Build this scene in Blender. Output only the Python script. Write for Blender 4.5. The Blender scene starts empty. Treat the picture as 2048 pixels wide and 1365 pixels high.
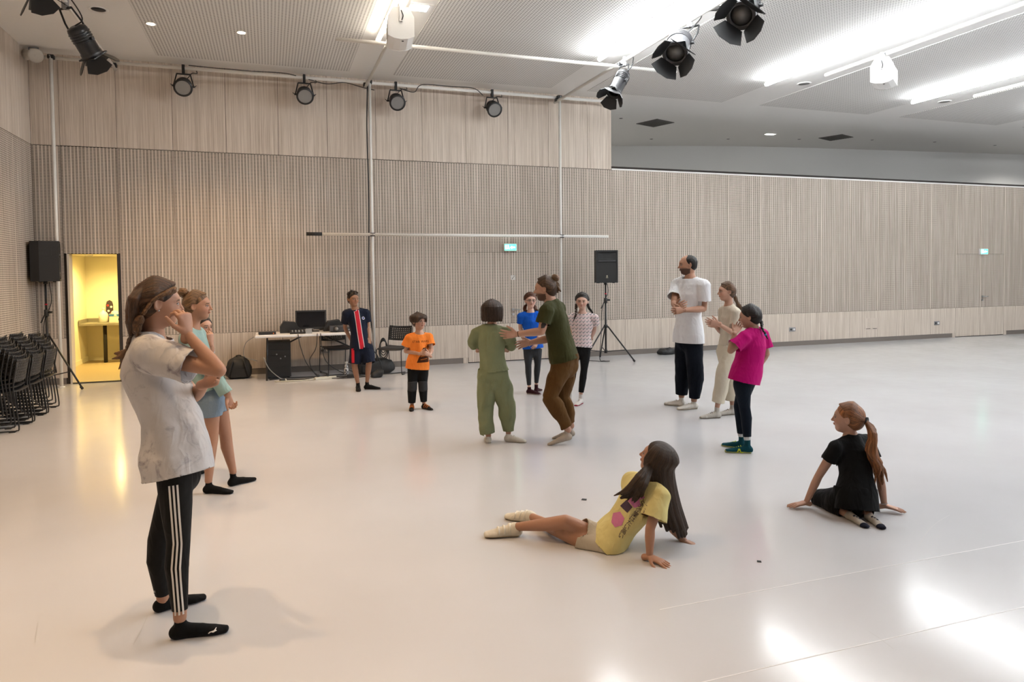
import bpy, bmesh, math, random
import numpy as np
from mathutils import Vector, Matrix
random.seed(7)
SC = bpy.context.scene
COL = SC.collection
# ------------------------------------------------------------------ camera, world, exposure
F_PX, PITCH, ROLL, CY, EYE = 1400.0, 0.03595, 0.00995, 597.93, 1.68
cam_d = bpy.data.cameras.new('camera')
cam = bpy.data.objects.new('camera', cam_d); COL.objects.link(cam); SC.camera = cam
cam_d.sensor_width = 36.0; cam_d.sensor_fit = 'HORIZONTAL'; cam_d.lens = F_PX/2048*36.0
cam_d.shift_y = (CY-682.5)/2048.0
cam_d.clip_start = 0.05; cam_d.clip_end = 200
_fw = Vector((0, math.cos(PITCH), -math.sin(PITCH))); _up = Vector((0, math.sin(PITCH), math.cos(PITCH)))
_M = Matrix((Vector((1, 0, 0)), _up, -_fw)).transposed().to_4x4()
cam.matrix_world = Matrix.Translation((0, 0, EYE)) @ _M @ Matrix.Rotation(-ROLL, 4, 'Z')
world = bpy.data.worlds.new('world'); SC.world = world; world.use_nodes = True
world.node_tree.nodes['Background'].inputs[0].default_value = (0.05, 0.05, 0.05, 1)
world.node_tree.nodes['Background'].inputs[1].default_value = 0.3
SC.view_settings.view_transform = 'Standard'; SC.view_settings.look = 'None'
SC.view_settings.gamma = 1.0; SC.view_settings.use_curve_mapping = False
SC.view_settings.exposure = 1.12
STRIP_POWER, WARM_POWER = 33.0, 125.0
# ------------------------------------------------------------------ pixel rays and the room's own frame
def ray(px, py):
    x, y = px-1024.0, py-CY
    cr, sr = math.cos(ROLL), math.sin(ROLL)
    x, y = x*cr-y*sr, x*sr+y*cr
    return Vector((x, 0, 0)) - y*_up + F_PX*_fw
def at(px, py, Y):
    v = ray(px, py); return v*(Y/v.y)+Vector((0, 0, EYE))
def atz(px, py, z=0.0):
    v = ray(px, py); return v*((z-EYE)/v.z)+Vector((0, 0, EYE))
TH = math.atan(0.34652); WALL_Y = 13.442
CU, SU = math.cos(TH), math.sin(TH)
def RM(s, d, z=0.0):          # s along the back wall, d metres out from it
    return Vector((s*CU+d*SU, WALL_Y+s*SU-d*CU, z))
HM, HT, HC = 0.728, 3.745, 5.16
S0 = -7.83
# ------------------------------------------------------------------ mesh helpers
class MB:
    def __init__(s): s.v = []; s.f = []; s.m = []; s.mi = 0; s.sm = []
    def add(s, vs, fs, smooth=False):
        b = len(s.v); s.v += [tuple(p) for p in vs]
        for f in fs: s.f.append([b+i for i in f]); s.m.append(s.mi); s.sm.append(smooth)
        return s
    def box(s, x0, x1, y0, y1, z0, z1, M=None, bev=0.0):
        if bev > 0:
            bm = bmesh.new(); bmesh.ops.create_cube(bm, size=1)
            for v in bm.verts: v.co = Vector(((x0+x1)/2+v.co.x*(x1-x0), (y0+y1)/2+v.co.y*(y1-y0), (z0+z1)/2+v.co.z*(z1-z0)))
            bmesh.ops.bevel(bm, geom=bm.edges[:], offset=bev, segments=2, affect='EDGES', profile=0.6)
            bm.verts.ensure_lookup_table(); bm.verts.index_update()
            vs = [M @ v.co if M else v.co.copy() for v in bm.verts]; fs = [[v.index for v in f.verts] for f in bm.faces]
            bm.free(); return s.add(vs, fs)
        vs = [Vector((x, y, z)) for z in (z0, z1) for y in (y0, y1) for x in (x0, x1)]
        if M: vs = [M @ v for v in vs]
        return s.add(vs, [(0, 2, 3, 1), (4, 5, 7, 6), (0, 1, 5, 4), (2, 6, 7, 3), (0, 4, 6, 2), (1, 3, 7, 5)])
    def prism(s, pts, y0, y1, M=None, axis='Y'):      # polygon in (a,b) extruded along an axis
        def mk(a, b, e):
            return Vector((a, e, b)) if axis == 'Y' else (Vector((e, a, b)) if axis == 'X' else Vector((a, b, e)))
        n = len(pts); vs = [mk(a, b, y0) for a, b in pts]+[mk(a, b, y1) for a, b in pts]
        if M: vs = [M @ v for v in vs]
        return s.add(vs, [list(range(n)), list(range(2*n-1, n-1, -1))]+[(i, n+i, n+(i+1) % n, (i+1) % n) for i in range(n)])
    def tube(s, pts, r, n=10, cap=True):
        pts = [Vector(p) for p in pts]; m = len(pts)
        rs = r if isinstance(r, (list, tuple)) else [r]*m
        vs = []; prev = None
        for i, p in enumerate(pts):
            t = (pts[min(i+1, m-1)]-pts[max(i-1, 0)])
            t = t.normalized() if t.length > 1e-9 else Vector((0, 0, 1))
            if prev is None:
                a = t.orthogonal().normalized()
            else:
                a = prev-t*prev.dot(t)
                a = a.normalized() if a.length > 1e-6 else t.orthogonal().normalized()
            prev = a; b = t.cross(a)
            vs += [p+(a*math.cos(2*math.pi*k/n)+b*math.sin(2*math.pi*k/n))*rs[i] for k in range(n)]
        fs = [(i*n+k, i*n+(k+1) % n, (i+1)*n+(k+1) % n, (i+1)*n+k) for i in range(m-1) for k in range(n)]
        s.add(vs, fs, True)
        if cap:
            b = len(s.v)-len(vs)
            s.f += [[b+k for k in range(n)][::-1], [b+(m-1)*n+k for k in range(n)]]; s.m += [s.mi]*2; s.sm += [False]*2
        return s
    def lathe(s, prof, n=24, M=None, smooth=True, ends=(True, True)):    # prof (r,z) about local Z
        m = len(prof); vs = [Vector((r*math.cos(2*math.pi*k/n), r*math.sin(2*math.pi*k/n), z)) for r, z in prof for k in range(n)]
        if M: vs = [M @ v for v in vs]
        fs = [(i*n+k, i*n+(k+1) % n, (i+1)*n+(k+1) % n, (i+1)*n+k) for i in range(m-1) for k in range(n)]
        s.add(vs, fs, smooth)
        b = len(s.v)-len(vs)
        if prof[0][0] > 1e-5 and ends[0]: s.f.append([b+k for k in range(n)][::-1]); s.m.append(s.mi); s.sm.append(False)
        if prof[-1][0] > 1e-5 and ends[1]: s.f.append([b+(m-1)*n+k for k in range(n)]); s.m.append(s.mi); s.sm.append(False)
        return s
    def mesh(s, name, mats):
        me = bpy.data.meshes.new(name); me.from_pydata(s.v, [], s.f)
        for m in (mats if isinstance(mats, (list, tuple)) else [mats]): me.materials.append(m)
        me.polygons.foreach_set('material_index', s.m); me.polygons.foreach_set('use_smooth', s.sm)
        me.update(); return me
    def build(s, name, mats, parent=None):
        o = bpy.data.objects.new(name, s.mesh(name, mats)); COL.objects.link(o)
        if parent: o.parent = parent
        return o
def rmat(): return Matrix.Translation((0, WALL_Y, 0)) @ Matrix.Rotation(TH, 4, 'Z')
def roomy(o): o.matrix_world = rmat(); return o          # mesh coordinates are (s, -d, z)
def tag(o, label=None, cat=None, group=None, kind=None):
    for k, v in (('label', label), ('category', cat), ('group', group), ('kind', kind)):
        if v: o[k] = v
    return o
def empty(name, loc=(0, 0, 0), rz=0.0):
    o = bpy.data.objects.new(name, None); COL.objects.link(o); o.location = loc; o.rotation_euler = (0, 0, rz)
    o.empty_display_size = 0.05; return o
def copy_tree(o, parent=None):
    c = o.copy(); COL.objects.link(c); c.parent = parent
    for ch in list(o.children): copy_tree(ch, c)
    return c
def link(name, me, parent=None, loc=(0, 0, 0), rot=None):
    o = bpy.data.objects.new(name, me); COL.objects.link(o); o.parent = parent; o.location = loc
    if rot: o.rotation_euler = rot
    return o
def spline(pts, n=8):
    pts = [Vector(p) for p in pts]; P = [pts[0]*2-pts[1]]+pts+[pts[-1]*2-pts[-2]]; out = []
    for i in range(1, len(P)-2):
        for k in range(n):
            t = k/n; a, b, c, d = P[i-1], P[i], P[i+1], P[i+2]
            out.append(0.5*((2*b)+(c-a)*t+(2*a-5*b+4*c-d)*t*t+(3*b-a-3*c+d)*t**3))
    out.append(pts[-1]); return out
def frame_to(z_dir, x_hint=(1, 0, 0), loc=(0, 0, 0)):      # matrix whose local Z points along z_dir
    z = Vector(z_dir).normalized(); x = Vector(x_hint); x = (x-z*x.dot(z))
    x = x.normalized() if x.length > 1e-5 else z.orthogonal().normalized()
    y = z.cross(x); return Matrix.Translation(loc) @ Matrix((x, y, z)).transposed().to_4x4()
# ------------------------------------------------------------------ materials
class NG:
    def __init__(s, name):
        s.mat = bpy.data.materials.new(name); s.mat.use_nodes = True; s.t = s.mat.node_tree; s.p = s.t.nodes['Principled BSDF']
    def n(s, typ, **kw):
        nd = s.t.nodes.new('ShaderNode'+typ)
        for k, v in kw.items():
            if k[0] == 'i' and k[1:].isdigit(): s.put(nd.inputs[int(k[1:])], v)
            elif k in nd.inputs.keys(): s.put(nd.inputs[k], v)
            else: setattr(nd, k, v)
        return nd
    def put(s, sock, v):
        if hasattr(v, 'is_output') or isinstance(v, bpy.types.NodeSocket): s.t.links.new(v, sock)
        elif isinstance(v, bpy.types.Node): s.t.links.new(v.outputs[0], sock)
        else: sock.default_value = v
    def math(s, op, a, b=0.0, c=None):
        nd = s.n('Math', operation=op); s.put(nd.inputs[0], a); s.put(nd.inputs[1], b)
        if c is not None: s.put(nd.inputs[2], c)
        return nd.outputs[0]
    def mix(s, f, a, b, blend='MIX'):
        nd = s.n('Mix', data_type='RGBA', blend_type=blend); s.put(nd.inputs[0], f); s.put(nd.inputs[6], a); s.put(nd.inputs[7], b); return nd.outputs[2]
    def ramp(s, f, stops):
        nd = s.n('ValToRGB'); s.put(nd.inputs[0], f); e = nd.color_ramp.elements
        while len(e) < len(stops): e.new(0.5)
        for el, (p, c) in zip(e, stops): el.position = p; el.color = c if len(c) == 4 else (*c, 1)
        return nd.outputs[0]
    def bump(s, h, strength=0.2, dist=0.01):
        nd = s.n('Bump'); s.put(nd.inputs['Height'], h); nd.inputs['Strength'].default_value = strength; nd.inputs['Distance'].default_value = dist
        s.t.links.new(nd.outputs[0], s.p.inputs['Normal'])
    def set(s, **kw):
        names = dict(color='Base Color', rough='Roughness', metal='Metallic', spec='Specular IOR Level', emis='Emission Color', estr='Emission Strength', coat='Coat Weight', sheen='Sheen Weight', alpha='Alpha', trans='Transmission Weight')
        for k, v in kw.items():
            if k in ('color', 'emis') and isinstance(v, tuple) and len(v) == 3: v = (*v, 1)
            s.put(s.p.inputs[names[k]], v)
        return s.mat
def hexc(h):
    h = h.lstrip('#'); r = [int(h[i:i+2], 16)/255 for i in (0, 2, 4)]
    return tuple(c/12.92 if c <= 0.04045 else ((c+0.055)/1.055)**2.4 for c in r)
_simple = {}
def mat(name, color, rough=0.5, metal=0.0, noise=0.06, scale=40.0, bump=0.0, **kw):
    if name in _simple: return _simple[name]
    g = NG(name); tc = g.n('TexCoord'); nz = g.n('TexNoise', Scale=scale, Detail=3.0); g.put(nz.inputs['Vector'], tc.outputs['Object'])
    lo = tuple(max(0, c*(1-noise)) for c in color); hi = tuple(min(1, c*(1+noise)) for c in color)
    g.set(color=g.mix(nz.outputs[0], (*lo, 1), (*hi, 1)), rough=rough, metal=metal, **kw)
    if bump: g.bump(nz.outputs[0], bump, 0.003)
    _simple[name] = g.mat; return g.mat
def glow(name, color, strength):
    g = NG(name); return g.set(color=color, emis=color, estr=strength, rough=0.4)
def wood_mat(name, perforated=False, fine=False, tone=1.0, axis=0):
    g = NG(name); tc = g.n('TexCoord'); oi = g.n('ObjectInfo')
    sep = g.n('SeparateXYZ', i0=tc.outputs['Object']); X = sep.outputs[axis]; Z = sep.outputs[2]
    rnd = g.math('MULTIPLY', oi.outputs['Random'], 37.0)
    Xr = g.math('ADD', X, rnd)
    cv = g.n('CombineXYZ', i0=g.math('MULTIPLY', Xr, 55.0), i1=0.0, i2=g.math('MULTIPLY', Z, 0.7))
    n1 = g.n('TexNoise', Scale=1.0, Detail=4.0, Roughness=0.62, i0=cv.outputs[0])
    cv2 = g.n('CombineXYZ', i0=g.math('MULTIPLY', Xr, 260.0), i1=0.0, i2=g.math('MULTIPLY', Z, 3.0))
    n2 = g.n('TexNoise', Scale=1.0, Detail=2.0, i0=cv2.outputs[0])
    cv3 = g.n('CombineXYZ', i0=g.math('MULTIPLY', Xr, 9.0), i1=5.0, i2=g.math('MULTIPLY', Z, 0.15))
    n3 = g.n('TexNoise', Scale=1.0, Detail=3.0, i0=cv3.outputs[0])
    v = g.math('ADD', g.math('MULTIPLY', n1.outputs[0], 0.55), g.math('ADD', g.math('MULTIPLY', n2.outputs[0], 0.22), g.math('MULTIPLY', n3.outputs[0], 0.23)))
    d = tuple(c*tone for c in (0.34, 0.272, 0.215)); m = tuple(c*tone for c in (0.55, 0.470, 0.395)); l = tuple(c*tone for c in (0.72, 0.64, 0.56))
    col = g.ramp(v, [(0.34, d), (0.5, m), (0.63, l)])
    if perforated:
        pu, pv = (0.0505, 0.0235) if not fine else (0.0505, 0.030)
        u = g.math('FRACT', g.math('DIVIDE', X, pu)); w = g.math('FRACT', g.math('DIVIDE', Z, pv))
        su = g.math('MULTIPLY', g.math('GREATER_THAN', u, 0.19), g.math('LESS_THAN', u, 0.81))
        sv = g.math('MULTIPLY', g.math('GREATER_THAN', w, 0.26), g.math('LESS_THAN', w, 0.74))
        slot = g.math('MULTIPLY', su, sv)
        # ribs between slot columns are a touch lighter, machined faces darker
        col = g.mix(g.math('MULTIPLY', su, 0.10), col, (0.16, 0.13, 0.11, 1))
        col = g.mix(g.math('MULTIPLY', slot, 0.88), col, (0.05, 0.04, 0.035, 1))
        g.bump(g.math('SUBTRACT', 1.0, slot), 0.3, 0.006)
    else:
        g.bump(n2.outputs[0], 0.08, 0.002)
    return g.set(color=col, rough=0.55, spec=0.3)
M_WOOD = wood_mat('oak_veneer'); M_PERF = wood_mat('slotted_oak_veneer', True)
M_WOODY = wood_mat('oak_veneer_side', axis=1); M_PERFY = wood_mat('slotted_oak_veneer_side', True, True, axis=1)
M_DARKGAP = mat('dark_backing', (0.035, 0.028, 0.024), 0.9)
M_WHITE = mat('white_paint', (0.74, 0.73, 0.71), 0.55, noise=0.02)
M_PIPE = mat('white_pipe_paint', (0.72, 0.70, 0.66), 0.4, noise=0.05, scale=15)
M_BLACK = mat('black_metal', (0.012, 0.012, 0.013), 0.45)
M_BLACKPL = mat('black_plastic', (0.018, 0.018, 0.019), 0.55)
M_GREYMET = mat('grey_metal', (0.30, 0.30, 0.31), 0.4, 0.6)
M_CHROME = mat('brushed_steel', (0.5, 0.5, 0.5), 0.3, 0.9)
M_RUBBER = mat('black_rubber', (0.02, 0.02, 0.02), 0.8)
def ceil_perf():
    g = NG('perforated_ceiling'); tc = g.n('TexCoord'); sep = g.n('SeparateXYZ', i0=tc.outputs['Object'])
    P = 0.045
    u = g.math('SUBTRACT', g.math('FRACT', g.math('DIVIDE', sep.outputs[0], P)), 0.5); v = g.math('SUBTRACT', g.math('FRACT', g.math('DIVIDE', sep.outputs[1], P)), 0.5)
    r = g.math('SQRT', g.math('ADD', g.math('MULTIPLY', u, u), g.math('MULTIPLY', v, v)))
    hole = g.math('LESS_THAN', r, 0.27)
    g.bump(g.math('SUBTRACT', 1.0, hole), 0.2, 0.004)
    return g.set(color=g.mix(g.math('MULTIPLY', hole, 0.72), (0.70, 0.69, 0.67, 1), (0.10, 0.095, 0.09, 1)), rough=0.8, spec=0.1)
M_CPERF = ceil_perf()
def floor_mat():
    g = NG('pale_dance_vinyl'); tc = g.n('TexCoord')
    n1 = g.n('TexNoise', Scale=0.7, Detail=3.0, i0=tc.outputs['Object']); n2 = g.n('TexNoise', Scale=5.0, Detail=3.0, i0=tc.outputs['Object'])
    col = g.ramp(n1.outputs[0], [(0.3, (0.535, 0.525, 0.535)), (0.7, (0.58, 0.575, 0.59))])
    rough = g.math('ADD', 0.11, g.math('MULTIPLY', n2.outputs[0], 0.08))
    return g.set(color=col, rough=rough, spec=0.5)
M_FLOOR = floor_mat()
# ------------------------------------------------------------------ floor, ceiling, walls
S1, D1 = 24.0, 20.0
fl = roomy(MB().box(S0-0.3, S1+0.3, -D1-0.3, 0.6, -0.12, 0.0).build('floor', M_FLOOR)); tag(fl, kind='structure')
seam_m = mat('vinyl_weld', (0.655, 0.635, 0.63), 0.35, noise=0.03)
for i, (d, a, b) in enumerate(((9.7, -2.6, 4.0), (10.3, -2.9, 4.0))):
    MB().box(a, b, -d-0.003, -d+0.003, 0.0, 0.0006).build('weld_seam', seam_m, fl)
b = MB(); b.prism([(S0-0.4, -D1-0.4), (S1+0.4, -D1-0.4), (S1+0.4, 8.0), (2.2, 8.0), (2.2, 0.21), (S0-0.4, 0.21)], HC, HC+0.15, axis='Z')
ce = roomy(b.build('ceiling', M_WHITE)); tag(ce, kind='structure')
for (a, c) in ((-6.0, -3.04), (-2.28, 0.66), (1.42, 4.45), (5.36, 8.30), (9.24, 12.3), (13.2, 16.2), (17.1, 20.1)):
    for (d0, d1) in ((0.42, 6.4), (6.46, 12.9), (12.96, 19.2)):
        if a > 8 and d0 > 13: continue
        MB().box(a, c, -d1, -d0, HC-0.008, HC+0.002).build('perforated_panel', M_CPERF, ce)
DOOR_A = (-7.40, -6.655, 2.06)
b = MB(); b.prism([(S0-0.2, -0.02), (DOOR_A[0], -0.02), (DOOR_A[0], DOOR_A[2]), (DOOR_A[1], DOOR_A[2]), (DOOR_A[1], -0.02), (S1, -0.02), (S1, HT-0.03), (2.14, HT-0.03), (2.14, HC), (S0-0.2, HC)], 0.022, 0.2)
wb = roomy(b.build('wall_back', M_DARKGAP)); tag(wb, kind='structure')
def panel(name, s0, s1, z0, z1, m, parent, y0=0.0, y1=0.021, gap=0.003):
    w, hh = (s1-s0)/2-gap, (z1-z0)/2-gap
    o = MB().box(-w, w, 0, y1-y0, -hh, hh).build(name, m, parent); o.location = ((s0+s1)/2, y0, (z0+z1)/2); return o
edges = [S0, -7.44, -6.652, -5.841, -5.03, -4.20, -3.387, -2.545, -1.705, -0.879, -0.049, 0.781, 1.611]
while edges[-1] < 19: edges.append(edges[-1]+0.83)
DOORS = ((-0.879, 0.781, 2.09), (11.571, 13.231, 2.05))
dz = {}
for i in range(len(edges)-1):
    a, c = edges[i], edges[i+1]
    isA = abs(a+7.44) < 0.01; isD = next((D for D in DOORS if D[0]-0.05 < a and c < D[1]+0.05), None)
    if a < 2.0:
        panel('wall_panel', a, min(c, 2.14), HT+0.004, HC, M_WOOD, wb)
    if isA:
        panel('slotted_panel', a, c, DOOR_A[2]+0.0, HT, M_PERF, wb); continue
    if isD:
        panel('slotted_panel', a, c, isD[2], HT, M_PERF, wb); continue
    panel('slotted_panel', a, c, HM, HT, M_PERF, wb)
    panel('plinth_panel', a, c, 0.10, HM, M_WOOD, wb)
# recessed skirting behind the plinth panels
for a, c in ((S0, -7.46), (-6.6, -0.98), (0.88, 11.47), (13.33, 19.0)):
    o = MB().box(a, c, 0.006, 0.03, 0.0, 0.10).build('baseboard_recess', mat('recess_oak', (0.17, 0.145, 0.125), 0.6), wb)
for a in (-0.98, 0.79, 11.47, 13.24): MB().box(a, a+0.09, 0.0, 0.02, 0.0, 0.10).build('plinth_block', M_WOOD, wb)
# white cap trim and dark shadow gap on the lower part of the wall
tr = roomy(MB().box(2.145, S1, -0.004, 0.2, HT, HT+0.028).build('trim_1', M_WHITE)); tag(tr, kind='structure')
tr = roomy(MB().box(2.145, S1, 0.03, 0.19, HT+0.028, HT+0.075).build('trim_2', M_DARKGAP)); tag(tr, kind='structure')
# flush double doors in the panelled wall
def lever(parent, s, z, sg):
    b = MB(); b.tube([(s, -0.002, z), (s, -0.012, z)], 0.027, 14); b.tube([(s, -0.01, z), (s, -0.055, z)], 0.010); b.tube([(s, -0.055, z), (s+sg*0.13, -0.055, z)], 0.010)
    b.build('door_handle', M_CHROME, parent)
    MB().tube([(s, -0.002, z-0.09), (s, -0.010, z-0.09)], 0.024, 14).build('key_rosette', M_CHROME, parent)
for k, (a, c, zt) in enumerate(DOORS):
    dr = empty('door_%d' % (k+1)); roomy(dr); tag(dr, kind='structure')
    mid = (a+c)/2
    for (p, q) in ((a, mid), (mid, c)):
        lf = panel('door_leaf', p, q, 0.012, HM, M_WOOD, dr); panel('slotted_panel', p, q, HM, zt, M_PERF, dr)
    lever(dr, mid+0.07, 0.99, 1)
    if k == 0:
        MB().box(mid+0.03, mid+0.12, -0.006, 0.0, 1.56, 1.65).build('notice', mat('grey_sticker', (0.55, 0.53, 0.5), 0.5), dr)
        MB().tube([(mid+0.05, -0.008, 1.575), (mid+0.105, -0.008, 1.64)], 0.004, 6).build('notice_stroke', M_BLACKPL, dr)
# left wall
b = MB().box(S0-0.2, S0-0.022, -D1, 0.2, 0.0, HC); wl = roomy(b.build('wall_left', M_DARKGAP)); tag(wl, kind='structure')
d = 0.0
while d < 13:
    for nm, z0, z1, m in (('wall_panel', HT+0.004, HC, M_WOODY), ('slotted_panel', HM, HT, M_PERFY), ('plinth_panel', 0.10, HM, M_WOODY)):
        o = MB().box(-0.021, 0.0, -0.412, 0.412, -(z1-z0)/2+0.003, (z1-z0)/2-0.003).build(nm, m, wl); o.location = (S0, -(d+0.415), (z0+z1)/2)
    d += 0.83
# unseen walls behind and beside the camera, coloured dark to cut bounce light
o = roomy(MB().box(S0-0.2, S1+0.2, -D1-0.2, -D1, 0, HC).build('wall_rear', mat('low_bounce_dark', (0.07, 0.06, 0.055), 0.9))); tag(o, kind='structure')
o = roomy(MB().box(S1, S1+0.2, -D1, 8.0, 0, HC).build('wall_right', mat('low_bounce_dark', (0.07, 0.06, 0.055), 0.9))); tag(o, kind='structure')
# the gallery void above and behind the lower part of the wall
M_VOID = mat('gallery_plaster', (0.66, 0.65, 0.63), 0.85, noise=0.02)
cur = spline([(2.0, 5.3, 0), (4.58, 4.67, 0), (8.34, 3.68, 0), (13.1, 3.05, 0), (17.5, 2.5, 0), (24.2, 1.6, 0)], 6)
b = MB()
vs = [(p.x, p.y, z) for z in (0.0, HC) for p in cur]; n = len(cur)
b.add(vs, [(i, n+i, n+i+1, i+1) for i in range(n-1)], True)
o = roomy(b.build('wall_gallery', M_VOID)); tag(o, kind='structure')
o = roomy(MB().box(2.03, 2.14, 0.2, 6.0, 0, HC).build('wall_light_block', M_VOID)); tag(o, kind='structure')  # unseen return, added to block light behind the tall panelling
o = roomy(MB().box(2.14, S1, 0.2, 6.0, -0.1, -0.02).build('floor_gallery', M_VOID)); tag(o, kind='structure')
# ------------------------------------------------------------------ small room behind the open doorway
M_KWALL = mat('cream_wall', (0.80, 0.76, 0.62), 0.7, noise=0.02)
KS0, KS1, KY1, KH = -7.90, -5.2, 3.45, 2.11
for nm, bx, m in (('wall_kitchen_side', (KS0-0.1, KS0, 0.2, KY1+0.1, 0, KH), M_KWALL), ('wall_kitchen_back', (KS0, KS1, KY1, KY1+0.1, 0, KH), M_KWALL),
                  ('wall_kitchen_end', (KS1, KS1+0.1, 0.2, KY1+0.1, 0, KH), M_KWALL), ('ceiling_kitchen', (KS0-0.1, KS1+0.1, 0.2, KY1+0.1, KH, KH+0.1), M_KWALL),
                  ('floor_kitchen', (KS0-0.1, KS1+0.1, 0.0, KY1+0.1, -0.1, 0.002), mat('tan_vinyl', (0.40, 0.31, 0.19), 0.45, noise=0.1)),
                  ('baseboard_kitchen', (KS0, KS0+0.015, 0.2, KY1, 0.002, 0.09), M_KWALL)):
    tag(roomy(MB().box(*bx).build(nm, m)), kind='structure')
tag(roomy(MB().box(DOOR_A[0], DOOR_A[0]+0.03, -0.005, 0.2, 0.0, DOOR_A[2]).build('trim_3', mat('pale_jamb', (0.6, 0.54, 0.46), 0.5))), kind='structure')
tag(roomy(MB().box(DOOR_A[1]-0.045, DOOR_A[1], -0.004, 0.2, 0.0, DOOR_A[2]).build('trim_4', M_DARKGAP)), kind='structure')
tag(roomy(MB().box(DOOR_A[0], DOOR_A[1], -0.004, 0.03, 0.0, 0.022).build('trim_5', mat('threshold_metal', (0.10, 0.09, 0.07), 0.4, 0.5))), kind='structure')
cn = empty('counter', RM(-6.585, -3.09), TH); tag(cn, 'grey kitchen counter on a dark post in the yellow-lit room beyond the doorway', 'counter')
M_CTR = mat('grey_laminate', (0.24, 0.22, 0.18), 0.4)
MB().box(-1.3, 1.38, -0.35, 0.35, 0.75, 0.79).build('worktop', M_CTR, cn)
MB().box(-1.3, -1.285, -0.35, 0.33, 0.79, 0.86).build('upstand', M_CTR, cn); MB().box(-1.28, 1.38, 0.33, 0.345, 0.79, 0.86).build('upstand', M_CTR, cn)
MB().tube([(-0.90, -0.12, 0.0), (-0.90, -0.12, 0.75)], 0.035, 14).build('post', M_BLACKPL, cn)
def kit(px, py, Y): return at(px, py, Y)
P = RM(-7.53, -3.1, 0.79)
jug = MB().lathe([(0.07, 0), (0.085, 0.02), (0.085, 0.15), (0.07, 0.19), (0.03, 0.22), (0.022, 0.26), (0.024, 0.275)], 18).build('water_jug', mat('translucent_plastic', (0.70, 0.70, 0.66), 0.3)); jug.location = P
tag(jug, 'cloudy white plastic jug standing on the kitchen counter', 'jug'); MB().lathe([(0.027, 0.262), (0.027, 0.285), (0.0, 0.288)], 14).build('cap', M_WHITE, jug)
bxo = empty('storage_box', RM(-7.22, -3.1, 0.79), TH); tag(bxo, 'white cardboard box with a blue band, filled with crumpled cloth', 'box')
b = MB()
for q in ((-.19, .19, -.12, -.115, 0, .17), (-.19, .19, .115, .12, 0, .17), (-.19, -.185, -.12, .12, 0, .17), (.185, .19, -.12, .12, 0, .17), (-.19, .19, -.12, .12, 0, .005)): b.box(*q)
b.build('carton', mat('white_card', (0.62, 0.58, 0.50), 0.7), bxo)
MB().box(-.192, .192, -.122, -.1195, .12, .165).build('band', mat('blue_print', (0.04, 0.16, 0.36), 0.5), bxo)
MB().lathe([(0.0, 0.0), (0.03, 0.002), (0.05, 0.0)], 12, frame_to((0, -1, 0), loc=(0.02, -.121, .06))).build('print_mark', M_BLACKPL, bxo)
cl = MB(); random.seed(4)
for k in range(6): cl.lathe([(0.0, 0.09), (0.05, 0.075), (0.075, 0.03), (0.07, 0.0)], 10, Matrix.Translation((random.uniform(-.12, .12), random.uniform(-.06, .06), .12+random.uniform(0, .03))) @ Matrix.Rotation(random.uniform(-.5, .5), 4, 'X'))
cl.build('cloth', mat('crumpled_cloth', (0.6, 0.58, 0.53), 0.9), bxo)
ir = empty('ironing_board', RM(-7.45, -3.28, 0.79), TH); tag(ir, 'upright folded board in a dark cover with red and white spots', 'board')
pts = [(-.075, 0), (.075, 0), (.075, .36), (.055, .43), (0, .46), (-.055, .43), (-.075, .36)]
MB().prism(pts, 0, 0.02).build('board_rim', mat('pale_board', (0.62, 0.6, 0.52), 0.6), ir)
MB().prism([(a*.85, z*.93+.01) for a, z in pts], -0.012, 0.001).build('spotted_cover', mat('dark_cover', (0.05, 0.035, 0.04), 0.8), ir)
for k, (a, z, cc) in enumerate(((-.03, .33, 'r'), (.03, .30, 'w'), (-.02, .22, 'w'), (.035, .18, 'r'), (-.035, .11, 'r'), (.03, .09, 'w'))):
    MB().tube([(a, -0.0125, z), (a, -0.014, z)], 0.022, 10).build('spot', mat('red_spot', (0.4, 0.03, 0.02), 0.7) if cc == 'r' else M_WHITE, ir)
fr = empty('wall_notice', RM(KS0+0.002, -1.5, 1.35), TH); tag(fr, 'small framed notice on the cream wall beside the doorway', 'notice')
MB().box(0, 0.012, -0.14, 0.14, -0.2, 0.2).build('frame', mat('dull_brass', (0.45, 0.36, 0.2), 0.5), fr); MB().box(0.012, 0.014, -0.12, 0.12, -0.18, 0.18).build('sheet', M_KWALL, fr)
MB().box(0.014, 0.0145, -0.03, 0.03, 0.04, 0.14).build('print', mat('grey_print', (0.3, 0.27, 0.2), 0.6), fr)
for nm, d, z in (('light_switch', -1.8, 0.95), ('wall_socket', -1.2, 0.34)):
    o = MB().box(0, 0.012, -0.04, 0.04, -0.04, 0.04, bev=0.004).build(nm, M_WHITE); o.location = RM(KS0, d, z); o.rotation_euler = (0, 0, TH)
    MB().box(0.012, 0.016, -0.022, 0.022, -0.022, 0.022).build('rocker', M_KWALL, o)
    tag(o, 'small white %s on the cream wall of the room beyond the doorway' % ('light switch' if nm[0] == 'l' else 'double socket low'), 'switch' if nm[0] == 'l' else 'socket')
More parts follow.
